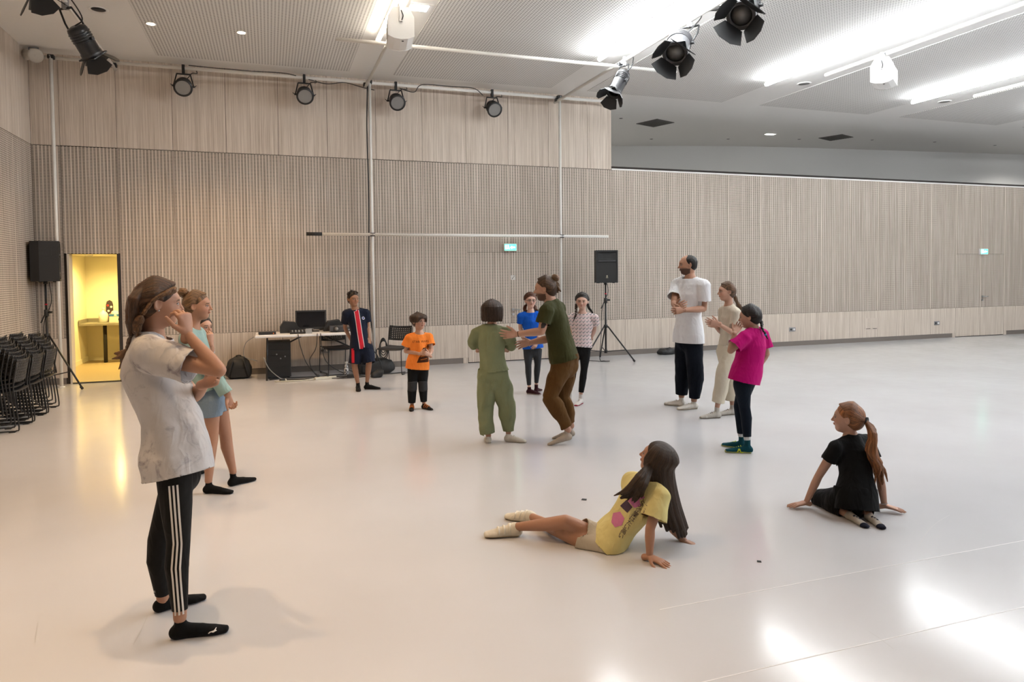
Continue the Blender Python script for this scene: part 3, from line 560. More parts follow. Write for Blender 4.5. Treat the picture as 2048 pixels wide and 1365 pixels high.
# ------------------------------------------------------------------ loudspeakers on tripods
M_SPK = mat('textured_black_cabinet', (0.016, 0.016, 0.017), 0.6, bump=0.3, scale=400); M_GRL = mat('black_steel_grille', (0.012, 0.012, 0.012), 0.45, bump=0.6, scale=900)
def tripod_speaker(loc, rz_stand, rz_box, zbox, lb1, lb2, spread=.56, hub=.66, foot0=0.3, short=0):
    o = empty('speaker_stand', loc, rz_stand); tag(o, lb1, 'stand')
    MB().tube([(0, 0, .16), (0, 0, 1.18)], .019, 12).build('lower_mast', M_BLACK, o); MB().tube([(0, 0, 1.15), (0, 0, zbox)], .0155, 12).build('upper_mast', M_BLACK, o)
    MB().tube([(0, 0, 1.10), (0, 0, 1.20)], .032, 12).build('collar', M_BLACKPL, o); MB().tube([(0, 0, 1.27), (0, 0, 1.29)], .020, 12).build('red_ring', mat('red_ring', (.5, .01, .03), .4), o)
    MB().tube([(.03, 0, 1.16), (.085, 0, 1.16)], .017, 8).build('knob', M_BLACKPL, o); MB().tube([(-.03, 0, 1.12), (-.07, 0, 1.03), (-.09, 0, 1.0)], .010, 6).build('safety_pin', M_BLACKPL, o)
    MB().tube([(0, 0, hub-.03), (0, 0, hub+.03)], .036, 12).build('hub', M_BLACKPL, o); MB().tube([(0, 0, .15), (0, 0, .21)], .030, 12).build('hub', M_BLACKPL, o)
    for k in range(3):
        a = foot0+k*2*math.pi/3; c, s = math.cos(a), math.sin(a)
        if k and short: spread = short
        lg = MB().tube([(c*.04, s*.04, hub), (c*spread, s*spread, .02)], .0135, 8).build('leg', M_BLACK, o)
        MB().tube([(c*spread*.955, s*spread*.955, .045), (c*spread*1.01, s*spread*1.01, .012)], .019, 8).build('rubber_foot', M_RUBBER, lg)
        t = .68; MB().tube([(c*.03, s*.03, .18), (c*(.04+(spread-.04)*t), s*(.04+(spread-.04)*t), hub*(1-t)+.02*t)], .008, 6).build('brace', M_BLACK, o)
    MB().tube(spline([(.03, .05, zbox), (.05, .04, 1.3), (-.06, .03, 1.0), (-.08, .05, .5), (-.12, -.02, .05), (-.05, -.1, .012), (.05, -.14, .012), (-.1, -.2, .012), (-.2, -.12, .012), (-.35, -.02, .012)], 6), .006, 6).build('cable', M_BLACKPL, o)
    p = empty('loudspeaker', Vector(loc)+Vector((0, 0, zbox)), rz_box); tag(p, lb2, 'loudspeaker')
    W, H, D = .205, .62, .36
    def sec(z0, z1): return None
    b = MB(); b.prism([(-W, -D/2), (W, -D/2), (W, D/2-.12), (W*.62, D/2), (-W*.62, D/2), (-W, D/2-.12)], .012, H, axis='Z'); b.build('cabinet', M_SPK, p)
    y = -D/2
    for q in ((-W, W, H-.035, H), (-W, W, .012, .05), (-W, -W+.025, .05, H-.035), (W-.025, W, .05, H-.035)): MB().box(q[0], q[1], y-.018, y, q[2], q[3]).build('rim', M_SPK, p)
    MB().box(-W+.025, W-.025, y-.010, y-.001, .06, .385).build('grille', M_GRL, p)
    MB().box(-.16, .16, y-.022, y-.004, .405, .430, bev=.006).build('horn_lip', mat('dark_grey_lip', (.05, .05, .055), .35), p)
    b = MB(); b.add([(-.17, y-.012, .57), (.17, y-.012, .57), (.17, y-.012, .44), (-.17, y-.012, .44), (-.07, y-.001, .54), (.07, y-.001, .54), (.07, y-.001, .46), (-.07, y-.001, .46)], [(0, 4, 5, 1), (1, 5, 6, 2), (2, 6, 7, 3), (3, 7, 4, 0), (4, 7, 6, 5)]); b.build('horn', M_SPK, p)
    MB().tube([(0, y-.011, .135), (0, y-.014, .135)], .016, 16).build('badge', mat('pale_badge', (.55, .52, .4), .35, .5), p); MB().box(-.02, .02, y-.014, y-.011, .10, .112).build('badge_word', mat('pale_badge', (.55, .52, .4), .35, .5), p)
    for g in (-1, 1):
        MB().box(g*W-.004, g*W+.004, -.10, .06, .40, .50, bev=.003).build('side_handle', M_GRL, p)
        for gy in (-.12, .06): MB().tube([(g*.14, gy, 0), (g*.14, gy, .013)], .016, 8).build('foot', M_RUBBER, p)
    MB().tube([(0, 0, -.03), (0, 0, .013)], .03, 12).build('pole_socket', M_BLACKPL, p)
    return o, p
tripod_speaker(Vector((1.78, 13.30, 0)), 0, .02, 1.48, 'black tripod stand with a red ring behind the girl with two braids', 'black loudspeaker up on a tripod facing the hall, badge on its grille', foot0=-.45)
tripod_speaker(atz(98, 776), 0, math.radians(120), 1.62, 'black tripod stand next to the yellow doorway and the stacked chairs', 'black loudspeaker seen from its side on the tripod by the doorway', foot0=-.30, spread=.66, hub=.80, short=.36)
# ------------------------------------------------------------------ equipment table
tb = empty('folding_table', RM(-3.73, .57), TH); tag(tb, 'white-topped folding table loaded with sound and video gear by the panelled wall', 'table')
MB().box(-.9, .9, -.375, .375, .695, .735, bev=.012).build('table_top', mat('white_table_top', (.74, .72, .71), .4), tb)
for g in (-1, 1):
    for y in (-.28, .28): MB().tube([(g*.72, y, .69), (g*.74, y, .0)], .0145, 10).build('leg', M_BLACK, tb)
    MB().tube([(g*.73, -.28, .12), (g*.73, .28, .12)], .010, 8).build('leg_bar', M_BLACK, tb)
    MB().tube([(g*.735, 0, .40), (g*.15, 0, .69)], .013, 8).build('brace', M_BLACK, tb); MB().tube([(g*.735, -.28, .40), (g*.735, .28, .40)], .012, 8).build('leg_bar', mat('bare_wood_bar', (.45, .3, .18), .5), tb)
TZ = .735
def on_table(x, y): return RM(-3.73+x, .57-y, TZ)
mo = empty('monitor', on_table(-.02, .12), TH); tag(mo, 'black flat monitor switched off, standing in the middle of the table', 'monitor')
MB().box(-.25, .25, -.02, .025, .04, .36, bev=.006).build('bezel', M_BLACKPL, mo)
MB().box(-.225, .225, -.0215, -.019, .08, .335).build('screen', NG('dark_screen').set(color=(.01, .01, .012), rough=.12), mo)
MB().box(-.03, .03, .0, .03, .0, .06).build('neck', M_BLACKPL, mo); MB().box(-.13, .13, -.09, .09, .0, .012, bev=.004).build('foot', M_BLACKPL, mo)
b = MB(); b.box(-.04, .04, -.0225, -.0214, .045, .056); b.build('brand_line', M_GREYMET, mo)
def wedge(x, y, lb, rz=0):
    o = empty('stage_monitor', on_table(x, y), TH+rz); tag(o, lb, 'loudspeaker')
    MB().prism([(-.16, 0), (.16, 0), (.16, .06), (.08, .17), (-.10, .19), (-.16, .10)], -.13, .13).build('cabinet', M_SPK, o)
    MB().prism([(-.145, .10), (-.095, .18), (-.10, .183), (-.15, .105)], -.11, .11).build('grille', M_GRL, o); MB().box(-.05, .05, -.134, -.129, .07, .10).build('recessed_handle', M_GRL, o)
wedge(-.36, .10, 'black wedge loudspeaker lying on the table near its free end'); wedge(.34, .14, 'black wedge loudspeaker lying between the monitor and the projector', math.pi)
pj = empty('projector', on_table(.40, -.10), TH); tag(pj, 'dark grey projector with a round pale lens on the table', 'projector')
MB().box(-.14, .14, -.11, .11, .01, .10, bev=.012).build('body', mat('charcoal_case', (.05, .05, .055), .45), pj); MB().lathe([(.05, 0), (.05, .025), (.043, .03)], 20, frame_to((0, -1, 0), loc=(-.03, -.11, .058))).build('lens_ring', M_BLACKPL, pj)
MB().lathe([(.042, .028), (0, .036)], 20, frame_to((0, -1, 0), loc=(-.03, -.11, .058))).build('lens', M_LENS, pj)
for gx in (-.1, .1): MB().tube([(gx, 0, 0), (gx, 0, .012)], .012, 8).build('foot', M_RUBBER, pj)
mx = empty('mixing_desk', on_table(-.20, -.17), TH); tag(mx, 'small black mixing desk with rows of knobs in front of the monitor', 'mixer')
MB().prism([(-.11, 0), (.11, 0), (.11, .05), (-.11, .02)], -.17, .17, Matrix.Rotation(math.pi/2, 4, 'Z') @ Matrix.Identity(4)).build('body', M_BLACKPL, mx)
for i in range(6):
    for j in range(2): MB().tube([(-.13+i*.052, -.06+j*.09, .02), (-.13+i*.052, -.06+j*.09, .055)], .010, 8).build('knob', M_GREYMET, mx)
md = empty('media_player', on_table(.62, -.02), TH); tag(md, 'flat black media player with a grey front and looped cable on top', 'player')
MB().box(-.13, .13, -.10, .10, .004, .06, bev=.005).build('case', M_BLACKPL, md); MB().box(-.11, .11, -.103, -.10, .015, .045).build('front', M_GREYMET, md)
MB().tube(spline([(-.08, .05, .06), (-.05, .02, .17), (.02, .0, .19), (.08, .03, .12), (.10, .02, .06)], 6), .007, 6).build('loop_cable', M_GREYMET, md)
rc = empty('wireless_receiver', on_table(.78, .16), TH); tag(rc, 'small black receiver box with two looped leads at the boy in navy', 'receiver'); MB().box(-.10, .10, -.08, .08, 0, .05, bev=.004).build('case', M_BLACKPL, rc)
for g in (-1, 1): MB().tube(spline([(g*.05, 0, .05), (g*.04, .02, .12), (0, .01, .15+.02*g), (-g*.05, 0, .05)], 6), .006, 6).build('lead', M_BLACKPL, rc)
kb = empty('remote_case', on_table(-.72, -.16), TH+.1); tag(kb, 'flat black case with an orange dot at the free end of the table', 'case'); MB().box(-.13, .13, -.07, .07, 0, .045, bev=.006).build('body', M_BLACKPL, kb); MB().tube([(.09, -.071, .02), (.09, -.074, .02)], .010, 10).build('orange_dot', mat('orange_dot', (.8, .2, .03), .4), kb)
cd_ = empty('label_card', on_table(-.08, -.33), TH); tag(cd_, 'small grey card propped at the table edge below the monitor', 'card'); MB().box(-.05, .05, 0, .006, 0, .085).build('sheet', mat('grey_card', (.3, .3, .29), .6), cd_)
# tower below the table
sub = empty('equipment_rack', RM(-4.28, .45), TH); tag(sub, 'tall black equipment case standing under the table end', 'case')
MB().box(-.19, .19, -.22, .22, .02, .60, bev=.008).build('case', M_SPK, sub)
for k in range(5): MB().box(-.16, .16, -.226, -.22, .10+k*.095, .18+k*.095).build('rack_panel', M_GRL, sub)
for gx in (-.15, .15):
    for gy in (-.17, .17): MB().tube([(gx, gy, 0), (gx, gy, .025)], .02, 8).build('foot', M_RUBBER, sub)
for k, (gx, z) in enumerate(((-.03, .40), (.03, .33), (.10, .36))): MB().tube([(gx, -.226, z), (gx, -.24, z)], .012, 8).build('knob', M_GREYMET, sub)
# cables hanging from the table and lying below it
def cable(pts, r, m, lb, name='floor_cable', n=7):
    o = MB().tube(spline([Vector(p) for p in pts], n), r, 6).build(name, m); tag(o, lb, 'cable'); return o
def T(x, y, z): return RM(-3.73+x, .57-y, z)
M_CAB = M_BLACKPL; M_CABG = mat('grey_cable', (.22, .22, .21), .5); M_CABW = mat('white_cable', (.62, .60, .52), .5)
cable([T(-.92, -.1, .70), T(-1.05, -.12, .60), T(-1.08, -.1, .4), T(-.95, -.1, .33), T(-.88, -.05, .30)], .006, M_CABG, 'thin grey lead looping off the free table end', 'hanging_lead')
cable([T(-.25, -.38, .74), T(-.22, -.40, .55), T(-.12, -.38, .25), T(.05, -.3, .05), T(.2, -.28, .012)], .007, M_CAB, 'black lead hanging from the table front below the grey card', 'hanging_lead')
cable([T(.05, -.38, .74), T(.02, -.40, .5), T(-.08, -.38, .3), T(.0, -.35, .08), T(.1, -.3, .012)], .007, M_CAB, 'black lead crossing another below the monitor', 'hanging_lead')
cable([T(.10, -.38, .74), T(.12, -.39, .5), T(.2, -.36, .25), T(.5, -.3, .04), T(.7, -.28, .012)], .007, M_CAB, 'black lead curving down under the projector', 'hanging_lead')
cable([T(.66, -.38, .74), T(.8, -.4, .55), T(1.0, -.4, .35), T(1.1, -.3, .1), T(1.15, -.2, .012)], .008, M_CAB, 'black lead slanting down behind the navy-kit boy', 'hanging_lead')
cable([T(-.78, -.32, .38), T(-.70, -.36, .2), T(-.55, -.36, .05), T(-.45, -.34, .012)], .008, M_CABG, 'grey lead running from the table leg to the floor plug', 'hanging_lead')
cable([T(-.45, -.34, .012), T(-.1, -.42, .012), T(.2, -.30, .012), T(.5, -.38, .012), T(.9, -.28, .012), T(1.2, -.33, .012), T(1.5, -.25, .012)], .010, M_CAB, 'black mains cable winding along the floor under the table')
cable([T(-.7, -.25, .010), T(-.4, -.15, .010), T(0, -.2, .010), T(.35, -.12, .010), T(.8, -.18, .010), T(1.1, -.1, .010)], .010, M_CAB, 'black floor cable lying nearer the skirting under the table')
cable([T(.25, -.48, .010), T(.45, -.56, .010), T(.7, -.54, .010), T(.85, -.46, .010), T(.6, -.42, .010), T(.35, -.5, .010)], .007, M_CAB, 'thin black lead in a loose loop in front of the power adapter')
cable([T(-.62, -.48, .010), T(-.4, -.54, .010), T(-.15, -.52, .010), T(.02, -.48, .02)], .009, M_CABW, 'white mains cable leading to the white socket strip')
ps = empty('socket_strip', T(.16, -.47, 0), TH+.12); tag(ps, 'white multi-socket strip on the floor in front of the table', 'socket strip'); MB().box(-.17, .17, -.03, .03, 0, .042, bev=.006).build('body', M_CABW, ps)
for k in range(4): MB().tube([(-.12+k*.078, 0, .042), (-.12+k*.078, 0, .044)], .02, 12).build('outlet', mat('strip_outlet', (.45, .43, .38), .5), ps)
for k in (0, 2): MB().box(-.14+k*.078, -.10+k*.078, -.02, .02, .043, .085, bev=.006).build('plug', M_BLACKPL, ps)
ad = MB().box(-.06, .06, -.04, .04, 0, .055, bev=.008).build('power_adapter', M_BLACKPL); ad.location = T(.56, -.46, 0); ad.rotation_euler = (0, 0, TH); tag(ad, 'black brick power adapter on the floor beside the steel bottle', 'adapter')
pl = empty('mains_plug', T(-.50, -.46, 0), TH+.5); tag(pl, 'black and white mains plug lying near the table leg', 'plug'); MB().tube([(-.05, 0, .022), (.03, 0, .022)], .021, 10).build('body', M_BLACKPL, pl); MB().tube([(.03, 0, .022), (.06, 0, .022)], .018, 10).build('coupler', M_CABW, pl)
bt = empty('steel_bottle', atz(693, 754)); tag(bt, 'patterned grey steel water bottle standing on the floor by the boy in navy', 'bottle')
gb = NG('camouflage_print'); tcb = gb.n('TexCoord'); nb_ = gb.n('TexVoronoi', Scale=45.0, i0=tcb.outputs['Object']); gb.set(color=gb.ramp(nb_.outputs['Color'], [(.3, (.06, .06, .07)), (.5, (.25, .25, .26)), (.7, (.6, .6, .6))]), rough=.35)
MB().lathe([(.034, 0), (.037, .01), (.037, .14), (.034, .165), (.02, .20), (.018, .215)], 20).build('flask', gb.mat, bt); MB().lathe([(.019, .213), (.022, .217), (.022, .245), (.018, .25), (0, .251)], 16).build('cap', mat('steel_cap', (.55, .55, .54), .3, .7), bt)
def bag(name, loc, rz, w, dth, hh, m, lb, strap=True, lean=0.0):
    o = empty(name, loc, rz); tag(o, lb, 'bag')
    bm = bmesh.new(); bmesh.ops.create_icosphere(bm, subdivisions=4, radius=1.0)
    from mathutils import noise as NZ
    for v in bm.verts:
        c = v.co.copy(); p = Vector([math.copysign(abs(t)**0.55, t) for t in c])
        taper = 1-.28*max(0, p.z)
        q = Vector((p.x*w*taper, p.y*dth*taper, (p.z+.92)*hh/1.92)); q.z = max(q.z, 0.0)
        k = NZ.noise(q*14)*.022; q += c*k; q.x += lean*q.z; v.co = q
    me = bpy.data.meshes.new('body'); bm.to_mesh(me); bm.free(); me.materials.append(m)
    for p in me.polygons: p.use_smooth = True
    link('body', me, o)
    if strap:
        MB().tube(spline([(-.04, 0, hh*.95), (-.03, 0, hh*1.04), (.03, 0, hh*1.04), (.04, 0, hh*.95)], 5), .010, 6).build('grab_handle', m, o)
        for g in (-1, 1): MB().tube(spline([(g*w*.4, -dth*.95, hh*.85), (g*w*.6, -dth*1.25, hh*.5), (g*w*.75, -dth*1.05, hh*.12)], 6), .014, 6).build('strap', m, o)
        MB().prism([(-w*.6, hh*.10), (w*.6, hh*.10), (w*.5, hh*.45), (-w*.5, hh*.45)], -dth*1.12, -dth*.8).build('front_pocket', m, o)
    return o
M_BAG = mat('black_nylon', (.012, .012, .013), .6, bump=.4, scale=120)
bag('backpack', atz(478, 757), TH, .20, .12, .36, M_BAG, 'black backpack leaning at the panelled wall left of the table'.replace('left of', 'before'))
bag('sports_bag', atz(735, 757)+Vector((0, .55, 0)), TH, .33, .15, .26, M_BAG, 'slumped black bag on the floor behind the boy in navy', False, .2)
bag('shopping_bag', atz(724, 752)+Vector((0, .18, 0)), TH, .09, .07, .22, mat('blue_grey_bag', (.13, .17, .22), .6), 'blue-grey crumpled bag leaning on the slumped black bag', False)
bag('folded_jacket', atz(1333, 708)+Vector((0,-.1,0)), TH+.1, .22, .10, .13, M_BAG, 'small black heap of clothing on the floor along the plinth', False)
bag('folded_jacket', atz(745, 757)+Vector((.05, .1, 0)), TH, .10, .08, .12, M_BAG, 'small black cloth tip on the floor by the white upright', False, .3)
# scraps on the floor
for (x, y, k, lb) in ((1168, 1000, .022, 'tiny black tape square on the floor beyond the shoes of the girl in yellow'), (1518, 1124, .014, 'tiny dark crumb on the floor between the two seated girls'), (1483, 891, .02, 'tiny black scrap on the floor beside the teal trainers')):
    o = MB().prism([(-k, -k*.6), (k*.7, -k), (k, k*.5), (-k*.5, k)], 0.0004, .0025, axis='Z').build('floor_scrap', M_RUBBER); o.location = atz(x, y); tag(o, lb, 'scrap')

for pts in ([(1838, 1092), (1858, 1060), (1880, 1042), (1900, 1030)], [(266, 1292), (282, 1262), (296, 1230)], [(1735, 1262), (1762, 1280), (1788, 1300)], [(660, 1075), (690, 1068), (730, 1066)], [(70, 1288), (73, 1262), (76, 1244)]):
    c = spline([atz(*p) for p in pts], 4); b = MB(); vs = []
    for i, p in enumerate(c):
        t = (c[min(i+1, len(c)-1)]-c[max(i-1, 0)]).normalized(); n_ = Vector((-t.y, t.x, 0))*(.0022 if 0 < i < len(c)-1 else .0006); vs += [p+n_+Vector((0, 0, .0006)), p-n_+Vector((0, 0, .0006))]
    b.add(vs, [(2*i, 2*i+1, 2*i+3, 2*i+2) for i in range(len(c)-1)]); o = b.build('scuff_mark', mat('scuff_grey', (.40, .385, .385), .4)); o.parent = fl; o.matrix_parent_inverse = rmat().inverted()
# ------------------------------------------------------------------ figure modelling: distance fields meshed into smooth skins
f4 = np.float32; VS = 1.3; FOLD = 2.3
def nv(v): v = np.asarray(v, float); return v/max(np.linalg.norm(v), 1e-9)
def A3(v): return np.array([v[0], v[1], v[2]], float)
class Loft:
    def __init__(s, C, a, b=None, R=None, F=None, cap=1.0, k=0.02, sub=False):
        s.C = np.array([A3(c) for c in C]); m = len(s.C); s.a = np.broadcast_to(np.asarray(a, float), (m,)).copy(); s.b = s.a.copy() if b is None else np.broadcast_to(np.asarray(b, float), (m,)).copy()
        s.circ = R is None and b is None
        if R is None:
            R = []; Fv = []; pr_ = None
            for i in range(m):
                t = nv(s.C[min(i+1, m-1)]-s.C[max(i-1, 0)])
                if pr_ is None: h = np.array([0, 0, 1.]) if abs(t[2]) < .8 else np.array([1., 0, 0]); r = nv(np.cross(t, h))
                else: r = nv(pr_-t*np.dot(pr_, t))
                pr_ = r; R.append(r); Fv.append(nv(np.cross(r, t)))
            s.R = np.array(R); s.F = np.array(Fv)
        else:
            R = np.asarray(R, float); s.R = np.broadcast_to(R, (m, 3)).copy()
            if F is None:
                Fv = []
                for i in range(m):
                    t = nv(s.C[min(i+1, m-1)]-s.C[max(i-1, 0)]); s.R[i] = nv(s.R[i]-t*np.dot(s.R[i], t)); Fv.append(np.cross(t, s.R[i]))
                s.F = np.array(Fv)
            else: s.F = np.broadcast_to(np.asarray(F, float), (m, 3)).copy()
        s.cap = cap; s.k = k; s.sub = sub
        rad = np.maximum(s.a, s.b).max(); s.lo = s.C.min(0)-rad; s.hi = s.C.max(0)+rad
    def grown(s, m, a=None, k=None):
        o = Loft.__new__(Loft); o.__dict__.update(s.__dict__); o.a = s.a+m; o.b = s.b+(m if a is None else a); o.k = s.k if k is None else k
        rad = np.maximum(o.a, o.b).max(); o.lo = s.C.min(0)-rad; o.hi = s.C.max(0)+rad; return o
    def piece(s, i, j):
        o = Loft.__new__(Loft); o.__dict__.update(s.__dict__); o.C, o.a, o.b, o.R, o.F = s.C[i:j], s.a[i:j], s.b[i:j], s.R[i:j], s.F[i:j]; o.k = min(s.k, .004) if i else s.k
        rad = np.maximum(o.a, o.b).max(); o.lo = o.C.min(0)-rad; o.hi = o.C.max(0)+rad; return o
    def dist(s, P, info=False):
        best = None; P = P.astype(f4)
        for i in range(len(s.C)-1):
            c0, c1 = s.C[i].astype(f4), s.C[i+1].astype(f4); ax = c1-c0; L2 = float(ax@ax)+1e-12; L = math.sqrt(L2)
            V = P-c0; t0 = (V@ax)/L2; t = np.clip(t0, 0, 1); w = (t0-t)*L
            r0, r1, q0, q1 = s.R[i].astype(f4), s.R[i+1].astype(f4), s.F[i].astype(f4), s.F[i+1].astype(f4)
            l = (V@r0)*(1-t)+(V@r1)*t-t*((ax@r0)*(1-t)+(ax@r1)*t); f = (V@q0)*(1-t)+(V@q1)*t-t*((ax@q0)*(1-t)+(ax@q1)*t)
            a = s.a[i]*(1-t)+s.a[i+1]*t; b = s.b[i]*(1-t)+s.b[i+1]*t; c = np.minimum(a, b)*s.cap
            la, fb, wc = l/a, f/b, w/c
            if s.circ:
                rr = np.sqrt(np.maximum((V*V).sum(-1)-t0*t0*L2, 0))/a; q = np.sqrt(rr*rr+wc*wc); g = np.sqrt((rr/a)**2+(wc/c)**2)
            else: q = np.sqrt(la*la+fb*fb+wc*wc); g = np.sqrt((la/a)**2+(fb/b)**2+(wc/c)**2)
            d = q*(q-1)/np.maximum(g, 1e-6); d = np.where(q < .05, -np.minimum(a, b), d)
            if best is None: best = d; I = (np.full(d.shape, i)+t, la, fb) if info else None
            else:
                if info: m = d < best; I = (np.where(m, i+t, I[0]), np.where(m, la, I[1]), np.where(m, fb, I[2]))
                best = np.minimum(best, d)
        return (best, I) if info else best
class Ell:
    def __init__(s, c, r, ax=None, k=0.02, sub=False):
        s.c = A3(c); s.r = np.array(r, float); s.M = np.eye(3) if ax is None else np.array(ax, float); s.k = k; s.sub = sub
        m = s.r.max(); s.lo = s.c-m; s.hi = s.c+m
    def grown(s, m, a=None, k=None):
        o = Ell(s.c, s.r+m, s.M, s.k if k is None else k, s.sub); return o
    def dist(s, P, info=False):
        q = ((P-s.c.astype(f4))@s.M.T.astype(f4)); a = q/s.r.astype(f4); b = a/s.r.astype(f4)
        n = np.sqrt((a*a).sum(-1)); g = np.sqrt((b*b).sum(-1)); d = n*(n-1)/np.maximum(g, 1e-6)
        d = np.where(n < .05, -s.r.min(), d)
        return (d, (n*0, a[..., 0], a[..., 1])) if info else d
def field_mesh(prims, vox, cut=None):
    adds = [p for p in prims if not p.sub]
    lo = np.min([p.lo for p in adds], 0)-3*vox; hi = np.max([p.hi for p in adds], 0)+3*vox
    n = np.ceil((hi-lo)/vox).astype(int)+1
    G = np.full(n, .08, f4); parts = []
    for p in prims:
        if isinstance(p, Loft) and len(p.C) > 6:
            for i in range(0, len(p.C)-1, 3): parts.append(p.piece(i, min(i+4, len(p.C))))
        else: parts.append(p)
    for p in parts:
        mg = p.k+3*vox
        i0 = np.maximum(((p.lo-mg-lo)/vox).astype(int), 0); i1 = np.minimum(np.ceil((p.hi+mg-lo)/vox).astype(int)+1, n)
        if np.any(i1 <= i0): continue
        xs = [(lo[a]+np.arange(i0[a], i1[a])*vox).astype(f4) for a in range(3)]
        Pg = np.stack(np.meshgrid(*xs, indexing='ij'), -1)
        sl = tuple(slice(i0[a], i1[a]) for a in range(3))
        d = p.dist(Pg.reshape(-1, 3)).reshape(Pg.shape[:3]).astype(f4); Fs = G[sl]
        if p.sub:
            d = -d; h = np.maximum(p.k-np.abs(Fs-d), 0)/p.k; G[sl] = np.maximum(Fs, d)+h*h*p.k*.25
        else:
            h = np.maximum(p.k-np.abs(Fs-d), 0)/p.k; G[sl] = np.minimum(Fs, d)-h*h*p.k*.25
    if cut is not None: cut(G, lo, vox)
    G[0], G[-1] = .08, .08; G[:, 0], G[:, -1] = .08, .08; G[:, :, 0], G[:, :, -1] = .08, .08
    S = (G < 0)
    Su = S.astype(np.int8); acc = 0
    for dx in (0, 1):
        for dy in (0, 1):
            for dz_ in (0, 1): acc = acc+Su[dx:n[0]-1+dx, dy:n[1]-1+dy, dz_:n[2]-1+dz_]
    idx = np.argwhere((acc > 0) & (acc < 8)); M = len(idx)
    cs = np.array([(x, y, z) for x in (0, 1) for y in (0, 1) for z in (0, 1)])
    val = np.stack([G[idx[:, 0]+c[0], idx[:, 1]+c[1], idx[:, 2]+c[2]] for c in cs], 1)
    pos = np.zeros((M, 3)); cnt = np.zeros(M)
    for i in range(8):
        for j in range(i+1, 8):
            if np.abs(cs[i]-cs[j]).sum() != 1: continue
            v0, v1 = val[:, i], val[:, j]; m = (v0 < 0) != (v1 < 0); t = np.where(m, v0/np.where(m, v0-v1, 1), 0)
            pos += np.where(m[:, None], cs[i]+t[:, None]*(cs[j]-cs[i]), 0); cnt += m
    V = lo+(idx+pos/cnt[:, None])*vox
    ids = np.full(np.array(n)-1, -1, np.int64); ids[tuple(idx.T)] = np.arange(M)
    Q = []
    for a in range(3):
        b, c = (a+1) % 3, (a+2) % 3
        s0 = [slice(None)]*3; s1 = [slice(None)]*3; s0[a] = slice(0, n[a]-1); s1[a] = slice(1, n[a])
        E = np.argwhere(S[tuple(s0)] != S[tuple(s1)])
        ok = (E[:, b] > 0) & (E[:, c] > 0) & (E[:, b] < n[b]-1) & (E[:, c] < n[c]-1); E = E[ok]
        ins = S[E[:, 0], E[:, 1], E[:, 2]]
        def cell(db, dc):
            q = E.copy(); q[:, b] += db; q[:, c] += dc; return ids[q[:, 0], q[:, 1], q[:, 2]]
        q = np.stack([cell(-1, -1), cell(0, -1), cell(0, 0), cell(-1, 0)], 1); q[~ins] = q[~ins][:, ::-1]; Q.append(q)
    return V, np.concatenate(Q)
def clip_mesh(V, Q, planes):        # planes: (point, normal, radius) - drop what lies beyond, pull the rim onto the plane
    keep = np.ones(len(Q), bool)
    for pl in planes:
        p, nn, rad = A3(pl[0]), nv(pl[1]), pl[2]; s = (V-p)@nn; near = (np.linalg.norm(V-p, axis=1) < rad)
        if len(pl) > 3: near &= pl[3].dist(V) < np.min([q.dist(V) for q in pl[4]], 0)-(pl[5] if len(pl) > 5 else 0)
        out = (s > 0) & near; keep &= ~np.all(out[Q], 1)
        rim = np.zeros(len(V), bool); fk = Q[keep]; rim[fk.ravel()] = True
        mv = out & rim; V[mv] -= np.outer(s[mv], nn)
    Q = Q[keep]; used = np.zeros(len(V), bool); used[Q.ravel()] = True; mp = np.cumsum(used)-1
    return V[used], mp[Q]
def folds(V, seed, amp, f1=18., f2=55., vert=.35):
    r = np.random.RandomState(seed); out = np.zeros(len(V))
    for f, w in ((f1, 1.), (f1*1.7, .6), (f2, .35)):
        for _ in range(3):
            k = r.randn(3); k[2] *= vert; k = nv(k)*f*r.uniform(.7, 1.3); ph = r.uniform(0, 6.28)
            wob = .6*np.sin(V@(nv(r.randn(3))*f*.4)+r.uniform(0, 6.28)); sn = np.sin(V@k+ph+wob); out += w*(.55*sn+.75*(.62-np.abs(np.sin(.5*(V@k+ph)+wob))))
    return amp*(np.tanh(out/1.6)*.85+.35)
def vnormals(V, Q):
    n = np.cross(V[Q[:, 2]]-V[Q[:, 0]], V[Q[:, 3]]-V[Q[:, 1]]); N = np.zeros_like(V)
    for j in range(4): np.add.at(N, Q[:, j], n)
    return N/np.maximum(np.linalg.norm(N, axis=1), 1e-9)[:, None]
def to_mesh(name, V, Q, mats, base, col=None, attr=None, mi=None):
    me = bpy.data.meshes.new(name); V = V-base
    me.vertices.add(len(V)); me.vertices.foreach_set('co', V.astype(f4).ravel())
    me.loops.add(len(Q)*4); me.loops.foreach_set('vertex_index', Q.astype(np.int32).ravel())
    me.polygons.add(len(Q)); me.polygons.foreach_set('loop_start', np.arange(0, len(Q)*4, 4, dtype=np.int32))
    me.polygons.foreach_set('use_smooth', np.ones(len(Q), bool))
    for m in (mats if isinstance(mats, (list, tuple)) else [mats]): me.materials.append(m)
    if mi is not None: me.polygons.foreach_set('material_index', mi.astype(np.int32))
    for nm, c in (('Col', col), ('Loc', attr)):
        if c is not None:
            at_ = me.color_attributes.new(nm, 'FLOAT_COLOR', 'POINT'); at_.data.foreach_set('color', np.concatenate([c, np.ones((len(c), 1))], 1).astype(f4).ravel())
    me.update(); me.validate(); return me
def g_skin():
    g = NG('skin'); a = g.n('Attribute', attribute_name='Col'); tc = g.n('TexCoord'); nz = g.n('TexNoise', Scale=60.0, Detail=3.0, i0=tc.outputs['Object'])
    c = g.mix(g.math('MULTIPLY', nz.outputs[0], .14), a.outputs['Color'], (.30, .09, .05, 1))
    g.bump(nz.outputs[0], .05, .002); return g.set(color=c, rough=.5, spec=.35)
M_SKIN = g_skin()
